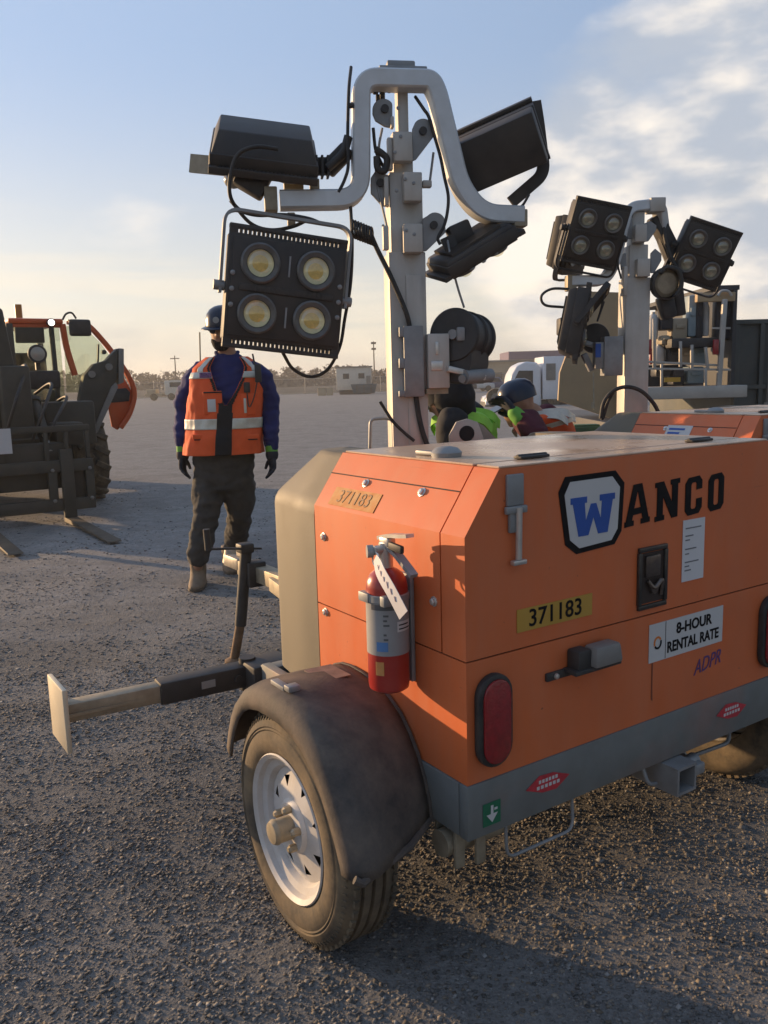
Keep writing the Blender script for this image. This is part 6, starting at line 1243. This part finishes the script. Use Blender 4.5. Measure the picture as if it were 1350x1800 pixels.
def fence():
    root = thing('fence', 'long low chain-link fence along the far edge of the gravel yard', 'fence', (0, 112, 0)); mt = M('fence steel', (0.34, 0.32, 0.29), 0.6, 0.3)
    m = MB()
    for z in (0.05, 2.0): m.cyl((-90, 0, z), (60, 0, z), 0.03, 6)
    m.build('rail', mt, root)
    for k in range(31):
        p = MB(); p.cyl((-90 + 5 * k, 0, 0), (-90 + 5 * k, 0, 2.15), 0.05, 6); p.build('post', mt, root)
    V = MB(); V.box((-15, 0.02, 1.0), (150, 0.01, 1.9)); nm = bpy.data.materials.new('wire mesh'); nm.use_nodes = True; t = nm.node_tree; t.nodes.clear()
    o = t.nodes.new('ShaderNodeOutputMaterial'); a = t.nodes.new('ShaderNodeBsdfTransparent'); b = t.nodes.new('ShaderNodeBsdfDiffuse'); b.inputs[0].default_value = (0.22, 0.20, 0.17, 1); x = t.nodes.new('ShaderNodeMixShader'); x.inputs[0].default_value = 0.28
    t.links.new(a.outputs[0], x.inputs[1]); t.links.new(b.outputs[0], x.inputs[2]); t.links.new(x.outputs[0], o.inputs[0]); V.build('wire_mesh', nm, root, 0)
fence()
def pole(px, ytop, Y, label, arms):
    b = at(px, 690, Y); t = at(px, ytop, Y).z; root = thing('utility_pole', label, 'pole', (b.x, Y, 0), 0, 'poles beyond the yard'); mt = M('pole wood', (0.09, 0.075, 0.06), 0.9)
    m = MB(); m.cyl((0, 0, 0), (0, 0, t), 0.14, 8, 0.09); m.build('shaft', mt, root)
    for z, w in arms: m = MB(); m.box((0, 0, t - z), (w, 0.15, 0.35 if w < 1.5 else 0.16)); m.build('crossarm', mt, root)
pole(659, 600, 150, 'tall dark pole with equipment on top just left of the near mast', ((0.3, 0.9), (1.3, 0.8)))
pole(311, 625, 150, 'short thin pole on the horizon between telehandler and standing worker', ((0.5, 1.6),))
def site_office():
    Y = 98; a, b = at(592, 690, Y), at(652, 645, Y); root = thing('site_office', 'small white two-window site office on the far side of the yard', 'office cabin', ((a.x + b.x) / 2, Y, 0)); w = b.x - a.x; h = b.z
    m = MB(); m.box((0, 1.2, 0.5 + (h - 0.5) / 2), (w, 2.4, h - 0.5), bev=0.03); m.build('wall', WALLW, root)
    m = MB(); m.box((0, 1.2, h + 0.06), (w + 0.3, 2.7, 0.12)); m.build('roof', GREYM, root)
    m = MB(); m.box((0.1, 1.2, 0.25), (w * 0.9, 2.0, 0.5)); m.build('skirting', BLACKM, root)
    for x in (-w * 0.22, w * 0.22): m = MB(); m.box((x, -0.02, h * 0.68), (0.7, 0.05, 0.6)); m.build('window', WINDK, root)
    m = MB(); m.box((w * 0.42, -0.02, h * 0.45), (0.5, 0.05, 1.4)); m.build('door', GREYM, root)
    c = at(640, 690, 96); d = thing('waste_skip', 'dark blue-green skip in front of the white site office', 'skip', (c.x, 96, 0))
    m = MB(); m.poly([(-1.2, 0, 0.1), (1.2, 0, 0.1), (1.5, 0, 1.15), (-1.5, 0, 1.15)], (0, 1.6, 0), bev=0.02); m.build('bin', M('skip paint', (0.04, 0.075, 0.09), 0.6), d)
    m = MB()
    for x in (-0.8, 0, 0.8): m.box((x, -0.05, 0.62), (0.08, 0.08, 1.0))
    m.build('rib', MACH, d)
    for i, (px, w_) in enumerate(((566, 0.9), (580, 0.7))):
        c = at(px, 690, 95); d = MB(); d.box((0, 0, 0.4), (w_, 0.8, 0.8), bev=0.05); d.box((0, 0, 0.83), (w_ * 1.05, 0.85, 0.06), bev=0.02); o = d.build('crate', WALLT, None, 30); o.location = (c.x, 95, 0); tag(o, ('larger tan crate left of the white site office', 'smaller tan crate next to the white site office')[i], 'crate', 'crates by the office')
site_office()
def pickup():
    Y = 92; b = at(300, 697, Y); root = thing('work_truck', 'small white truck with trailer parked far away beside the blue-sleeved worker', 'truck', (b.x, Y, 0)); 
    m = MB(); m.poly([(-0.4, -0.9, 0.55), (2.6, -0.9, 0.55), (2.6, -0.9, 1.2), (2.2, -0.9, 1.3), (1.7, -0.9, 2.1), (-0.4, -0.9, 2.1)], (0, 1.8, 0), bev=0.06); m.build('body', WALLW, root)
    m = MB(); m.box((0.8, -0.92, 1.65), (1.2, 0.04, 0.5)); m.build('window', WINDK, root)
    m = MB(); m.box((-1.6, 0, 0.6), (2.0, 1.7, 0.3), bev=0.03); m.box((-1.9, 0, 0.95), (1.0, 1.5, 0.5), bev=0.05); m.build('trailer_deck', WALLT, root)
    for x in (0.3, 2.0, -1.6): m = MB(); m.cyl((x, -0.95, 0.38), (x, -0.7, 0.38), 0.38, 20); m.build('wheel', TYRE, root)
pickup()
def warehouse():
    Y = 125; a, b = at(690, 672, Y), at(1060, 632, Y); root = thing('warehouse', 'long low tan warehouse with dark doors behind the white lorry', 'warehouse', (a.x, Y, 0)); w = b.x - a.x; h = at(880, 636, Y).z
    m = MB(); m.box((w / 2, 6, h / 2), (w, 12, h)); m.build('wall', WALLT, root)
    m = MB(); m.box((w / 2, 6, h + 0.12), (w + 0.6, 12.6, 0.24)); m.build('roof', GREYM, root)
    for k in range(9): m = MB(); m.box((1.5 + k * w / 9, -0.04, 1.1), (1.8, 0.08, 2.2)); m.build('door', WINDK if k % 3 else WALLW, root)
    Y = 140; a, b = at(896, 640, Y), at(1010, 614, Y); r2 = thing('long_shed', 'shed with a violet-blue roof strip rising behind the tan warehouse', 'shed', (a.x, Y, 0)); w = b.x - a.x; h = b.z
    m = MB(); m.box((w / 2, 5, (h - 1.4) / 2), (w, 10, h - 1.4)); m.build('wall', WALLT, r2)
    m = MB(); m.box((w / 2, 5, h - 0.75), (w + 0.4, 10.4, 1.3)); m.build('roof', M('violet roof', (0.11, 0.085, 0.16), 0.7), r2)
    rng = random.Random(2); names = (('red', (0.30, 0.02, 0.02)), ('dark', (0.03, 0.03, 0.035)), ('white', (0.6, 0.58, 0.55)), ('dark blue', (0.04, 0.06, 0.14)))
    for i, px in enumerate((775, 806, 838, 866)):
        Y = 88 + 3 * i; c = at(px, 690, Y); r = thing('parked_car', '%s car parked far behind the near mast, %s in its row' % (names[i][0], ('first from the left', 'second from the left', 'third from the left', 'last on the right')[i]), 'car', (c.x, Y, 0), 0, 'cars parked by the warehouse')
        m = MB(); m.poly([(-1.9, -0.8, 0.35), (1.9, -0.8, 0.35), (1.9, -0.8, 0.85), (1.1, -0.8, 0.95), (0.7, -0.8, 1.5), (-1.0, -0.8, 1.5), (-1.5, -0.8, 0.98), (-1.9, -0.8, 0.9)], (0, 1.6, 0), bev=0.06); m.build('body', M(names[i][0] + ' car paint', names[i][1], 0.3), r)
        m = MB(); m.poly([(-0.9, -0.82, 1.0), (0.85, -0.82, 1.0), (0.6, -0.82, 1.4), (-0.85, -0.82, 1.4)], (0, 0.03, 0)); m.build('window', WINDK, r)
        for x in (-1.2, 1.2): m = MB(); m.cyl((x, -0.85, 0.33), (x, -0.6, 0.33), 0.33, 18); m.build('wheel', TYRE, r)
warehouse()
def tree(px, ytop, Y, label, seed):
    rng = random.Random(seed); b = at(px, 690, Y); h = at(px, ytop, Y).z; root = thing('bare_tree', label, 'tree', (b.x, Y, 0), 0, 'bare trees behind the warehouse'); mt = M('bark', (0.07, 0.055, 0.042), 0.95)
    m = MB(); m.cyl((0, 0, 0), (0, 0, h * 0.45), 0.22, 8, 0.13); m.build('trunk', mt, root)
    m = MB()
    for k in range(26):
        a = rng.uniform(0, 2 * PI); z0 = h * rng.uniform(0.25, 0.5); L_ = h * rng.uniform(0.25, 0.5); e = Vector((math.cos(a) * 0.6, math.sin(a) * 0.6, rng.uniform(0.5, 1.0))).normalized() * L_; p0 = Vector((0, 0, z0)); m.tube([p0, p0 + e * 0.5 + Vector((0, 0, 0.1)), p0 + e], lambda t: 0.07 * (1 - 0.8 * t), 5)
        for j in range(7):
            p = p0 + e * rng.uniform(0.35, 1.0); d = Vector((rng.gauss(0, 1), rng.gauss(0, 1), rng.gauss(0.6, 0.7))).normalized() * h * rng.uniform(0.06, 0.16); m.tube([p, p + d * 0.6, p + d], 0.022, 4)
    m.build('crown', mt, root)
tree(880, 630, 150, 'bare tree left of the white lorry roof', 1); tree(862, 640, 155, 'smaller bare tree touching the cable drum from behind', 2); tree(893, 634, 165, 'thin bare tree right beside the violet roof', 3)
def lorry():
    Y = 44; c = at(925, 708, Y); root = thing('box_lorry', 'white lorry with rounded cab roof and box body beyond the stooping workers', 'lorry', (c.x, Y, 0)); WH = M('lorry white', (0.66, 0.67, 0.70), 0.35, var=0.04, coat=0.3)
    L = lambda x, y: Vector((at(x, y, Y).x - c.x, 0, at(x, y, Y).z))
    m = MB(); P_ = [L(*q) for q in ((848, 712), (850, 698), (872, 690), (889, 684), (893, 660), (902, 644), (918, 636), (938, 638), (944, 650), (945, 712))]; m.poly([p + Vector((0, -1.1, 0)) for p in P_], (0, 2.2, 0), bev=0.10, seg=3); cab = m.build('cab', WH, root, 40)
    m = MB(); P_ = [L(*q) for q in ((896, 688), (899, 666), (906, 652), (930, 652), (930, 688))]; m.poly([p + Vector((0, -1.13, 0)) for p in P_], (0, 0.04, 0)); m.build('window', WINDK, cab)
    m = MB(); a, b = L(947, 628), L(990, 700); m.box(((a.x + b.x) / 2, 0, (a.z + b.z) / 2), (b.x - a.x, 2.4, a.z - b.z), bev=0.04); m.build('box_body', WH, root)
    m = MB(); a, b = L(952, 640), L(968, 668); m.box(((a.x + b.x) / 2, -1.22, (a.z + b.z) / 2), (b.x - a.x, 0.03, a.z - b.z)); m.build('side_panel', GREYM, root)
    m = MB(); a, b = L(848, 706), L(990, 718); m.box(((a.x + b.x) / 2, 0, (a.z + b.z) / 2), (b.x - a.x, 2.0, abs(a.z - b.z)), bev=0.03); m.build('chassis', BLACKM, root)
    for x in (866, 968): p = L(x, 712); m = MB(); m.cyl((p.x, -1.15, 0.45), (p.x, -0.8, 0.45), 0.45, 24); w = m.build('wheel', TYRE, root); m = MB(); m.cyl((p.x, -1.17, 0.45), (p.x, -1.1, 0.45), 0.22, 16); m.build('rim', GREYM, w)
    m = MB(); p = L(851, 702); m.box((p.x, -0.7, p.z), (0.10, 0.3, 0.2), bev=0.02); m.box((p.x, 0.7, p.z), (0.10, 0.3, 0.2), bev=0.02); m.build('headlight', CLEARL, cab)
lorry()

# ------------------------------------------------------------------ service truck and container at the right
def service_truck():
    Y = 9.2; yaw = 0.0; c = at(1180, 700, Y); root = thing('service_truck', 'service truck seen from behind with open tan door, rails and shelves of gear', 'service truck', (c.x, Y, 0)); RF = M('rack steel', (0.42, 0.40, 0.37), 0.5, 0.3, var=0.15, dust=0.2)
    L = lambda x, y, dy=0.0: Vector((at(x, y, Y + dy).x - c.x, dy, at(x, y, Y + dy).z))
    # chassis, wheels and interior
    m = MB(); a, b = L(1085, 690), L(1290, 730); m.box(((a.x + b.x) / 2, 2.0, 0.75), (b.x - a.x, 4.2, 0.3), bev=0.02); m.build('chassis', BLACKM, root)
    for x in (L(1110, 700).x, L(1262, 700).x):
        for y in (1.2, 3.6): m = MB(); m.cyl((x - 0.12, y, 0.42), (x + 0.12, y, 0.42), 0.42, 28); m.build('wheel', TYRE, root)
    m = MB(); a, b = L(1085, 514), L(1290, 690); x0, x1, z0, z1 = a.x, b.x, b.z, a.z
    m.box((x1 - 0.02, 1.3, (z0 + z1) / 2), (0.04, 2.6, z1 - z0)); m.box((x1 - 0.13, 1.3, z1 + 0.02), (0.30, 2.6, 0.05)); m.box(((x0 + x1) / 2, 2.0, z0 + 0.16), (x1 - x0 - 0.1, 1.2, 0.34)); bd = m.build('body', M('dark body panel', (0.045, 0.046, 0.05), 0.6), root, 0)
    m = MB(); p, q = L(1222, 516), L(1288, 530); m.box(((p.x + q.x) / 2, -0.03, (p.z + q.z) / 2), (q.x - p.x, 0.08, p.z - q.z), bev=0.005); m.build('roof_beam', PANEL, root)
    m = MB(); p, q = L(1160, 680), L(1272, 698); m.box(((p.x + q.x) / 2 - 0.15, 0.0, (p.z + q.z) / 2), (q.x - p.x + 0.6, 0.5, p.z - q.z), bev=0.01); m.build('tail_deck', RF, root)
    m = MB(); p, q = L(1153, 664), L(1180, 671); m.box(((p.x + q.x) / 2, -0.27, (p.z + q.z) / 2), (q.x - p.x, 0.02, p.z - q.z)); m.build('warning_plate', YELLOW, root)
    for xx in (1268,):
        m = MB(); m.bar(L(1274, 526, -0.15), L(1262, 698, -0.15), 0.05, 0.05, bev=0.008); m.build('rack_post', RF, root)
    for (xa, ya, xb, yb, s) in ((1140, 636, 1262, 642, 0.022), (1140, 648, 1284, 650, 0.022), (1240, 646, 1240, 680, 0.03), (1216, 606, 1216, 648, 0.03), (1240, 610, 1244, 648, 0.03), (1252, 577, 1284, 577, 0.02), (1150, 560, 1150, 648, 0.03), (1196, 600, 1196, 645, 0.03), (1163, 640, 1163, 680, 0.025)):
        m = MB(); m.bar(L(xa, ya, -0.12), L(xb, yb, -0.12), s, s, bev=0.004); m.build('rail', RF, root)
    m = MB(); p, q = L(1175, 596), L(1258, 610); m.box(((p.x + q.x) / 2, 0.3, (p.z + q.z) / 2), (q.x - p.x, 0.8, p.z - q.z), bev=0.01); m.build('shelf', BLACKM, root)
    for x in (1140, 1258):
        m = MB(); p = L(x, 610, -0.16); m.box(p, (0.06, 0.04, 0.16), bev=0.01); m.build('tail_light', REDLENS, root)
    rng = random.Random(11); cols = [('white jug', (0.45, 0.44, 0.42)), ('blue jug', (0.05, 0.08, 0.22)), ('dark case', (0.03, 0.03, 0.035)), ('tan box', (0.30, 0.25, 0.18)), ('pale blue bag', (0.20, 0.26, 0.29)), ('red tin', (0.28, 0.03, 0.03))]
    spots = [(1142, 548, 1158, 596, 0), (1160, 545, 1180, 580, 2), (1180, 560, 1205, 596, 3), (1208, 520, 1220, 592, 4), (1222, 515, 1232, 596, 2), (1236, 525, 1248, 590, 0), (1256, 524, 1284, 596, 2), (1150, 605, 1170, 640, 0), (1172, 612, 1192, 636, 2), (1144, 612, 1150, 640, 5), (1195, 610, 1210, 640, 3), (1216, 612, 1238, 640, 4), (1150, 645, 1176, 662, 2), (1206, 645, 1234, 674, 4), (1180, 650, 1200, 676, 2), (1160, 590, 1175, 606, 3)]
    lab = {}
    for i, (xa, ya, xb, yb, k) in enumerate(spots):
        p, q = L(xa, ya, 0.12), L(xb, yb, 0.12); m = MB(); w = q.x - p.x; h = p.z - q.z; cc = (p + q) / 2; cc.y = 0.16
        if k in (0, 1, 5): m.lathe([(w * 0.46, -h / 2), (w * 0.5, -h * 0.46), (w * 0.5, h * 0.25), (w * 0.3, h * 0.4), (w * 0.18, h * 0.42), (w * 0.18, h * 0.5)], cc, (0, 0, 1), 16)
        else: m.box(cc, (w, 0.2, h), bev=min(0.02, w * 0.2)); m.box(cc + Vector((0, -0.11, h * 0.1)), (w * 0.6, 0.02, h * 0.2), bev=0.004)
        m.build(('jug', 'jug', 'tool_case', 'storage_box', 'rolled_sheet', 'tin')[k], M(cols[k][0], cols[k][1], 0.5, var=0.15), root, 40)
    # open tan door swung out to the left
    m = MB(); P_ = [L(*q) for q in ((1034, 512), (1096, 514), (1096, 735), (980, 704), (985, 640))]
    dl = [L(1036, 512, -0.35), L(1096, 514, 0.0), L(1094, 742, 0.0), L(981, 704, -0.45), L(984, 655, -0.45)]
    m.poly(dl, (0.0, 0.05, 0), bev=0.006); dr = m.build('open_door', PANEL, root, 20)
    m = MB(); m.bar(L(1043, 655, -0.42), L(1044, 720, -0.42), 0.012, 0.012); m.box(L(1042, 712, -0.45), (0.03, 0.02, 0.06)); m.build('door_bar', TAN_STEEL, dr)
    m = MB(); m.tube(curve([L(1262, 520, -0.1), L(1268, 512, -0.1), L(1280, 512, -0.1), L(1286, 520, -0.1)], 6), 0.015, 8); m.build('grab_handle', RF, root)
service_truck()
def container():
    Y = 9.8; a, b = at(1291, 562, Y), at(1420, 700, Y); root = thing('steel_container', 'dark grey-green steel container at the right edge beside the service truck', 'container', ((a.x + b.x) / 2, Y, 0)); w, h = b.x - a.x, a.z; mt = M('dark container paint', (0.055, 0.066, 0.066), 0.55, var=0.15, scale=2, dust=0.2)
    m = MB(); m.box((0, 1.5, h / 2 + 0.1), (w, 3.0, h - 0.2), bev=0.02); 
    for x in (-w / 2 + 0.03, -0.13, 0.2, w / 2 - 0.03): m.box((x, -0.02, h / 2 + 0.1), (0.05, 0.05, h - 0.22), bev=0.006)
    for z in (h - 0.03, h * 0.62, 0.3): m.box((0, -0.024, z), (w, 0.05, 0.05), bev=0.006)
    m.build('shell', mt, root, 20)
    m = MB(); m.cyl((-0.05, -0.06, 0.35), (-0.05, -0.06, h - 0.1), 0.016, 10); m.box((-0.05, -0.08, h * 0.52), (0.10, 0.03, 0.05), bev=0.006); m.build('lock_bar', GREYM, root)
container()
def small_stuff():
    p = at(1008, 752, 5.2); z = p.z; 
    r = thing('equipment_stand', 'low steel stand carrying timber and a green board between the two towers', 'stand', (p.x, p.y + 0.1, 0))
    m = MB(); m.box((0, 0, z - 0.06), (0.34, 0.4, 0.03), bev=0.004)
    for x in (-0.14, 0.14):
        for y in (-0.16, 0.16): m.box((x, y, (z - 0.075) / 2), (0.03, 0.03, z - 0.075))
    m.build('frame', GALV, r)
    m = MB(); m.box((0, 0, 0), (0.13, 0.09, 0.055), bev=0.004); o = m.build('timber_block', M('raw timber', (0.40, 0.25, 0.12), 0.8, var=0.2, scale=30), None, 30); o.location = (p.x - 0.09, p.y, z - 0.017); tag(o, 'short raw timber block lying left of the green board', 'timber')
    m = MB(); m.box((0, 0, 0), (0.20, 0.14, 0.05), bev=0.006); m.box((0, 0, 0.03), (0.16, 0.10, 0.012), bev=0.003); o = m.build('green_board', M('green board', (0.06, 0.13, 0.06), 0.7, var=0.2, scale=20), None, 30); o.location = (p.x + 0.085, p.y + 0.05, z - 0.0195); tag(o, 'stubby green board lying right of the timber block', 'board')
small_stuff()

# ------------------------------------------------------------------ haze over the whole yard: fades the distance, added to lift blacks like lens glare
def haze():
    m = MB(); m.box((0, 850, 5.5), (3100, 2340, 14.0)); me_m = bpy.data.materials.new('haze air'); me_m.use_nodes = True; t = me_m.node_tree; t.nodes.clear()
    o = t.nodes.new('ShaderNodeOutputMaterial'); v = t.nodes.new('ShaderNodeVolumePrincipled'); v.inputs['Color'].default_value = (0.95, 0.93, 0.90, 1); v.inputs['Density'].default_value = 0.0011; v.inputs['Anisotropy'].default_value = 0.3
    t.links.new(v.outputs[0], o.inputs['Volume']); h = m.build('haze', me_m, None, 0); tag(h, kind='stuff'); h['label'] = 'thin warm haze added over the whole gravel yard to lift the dark tones'
haze()
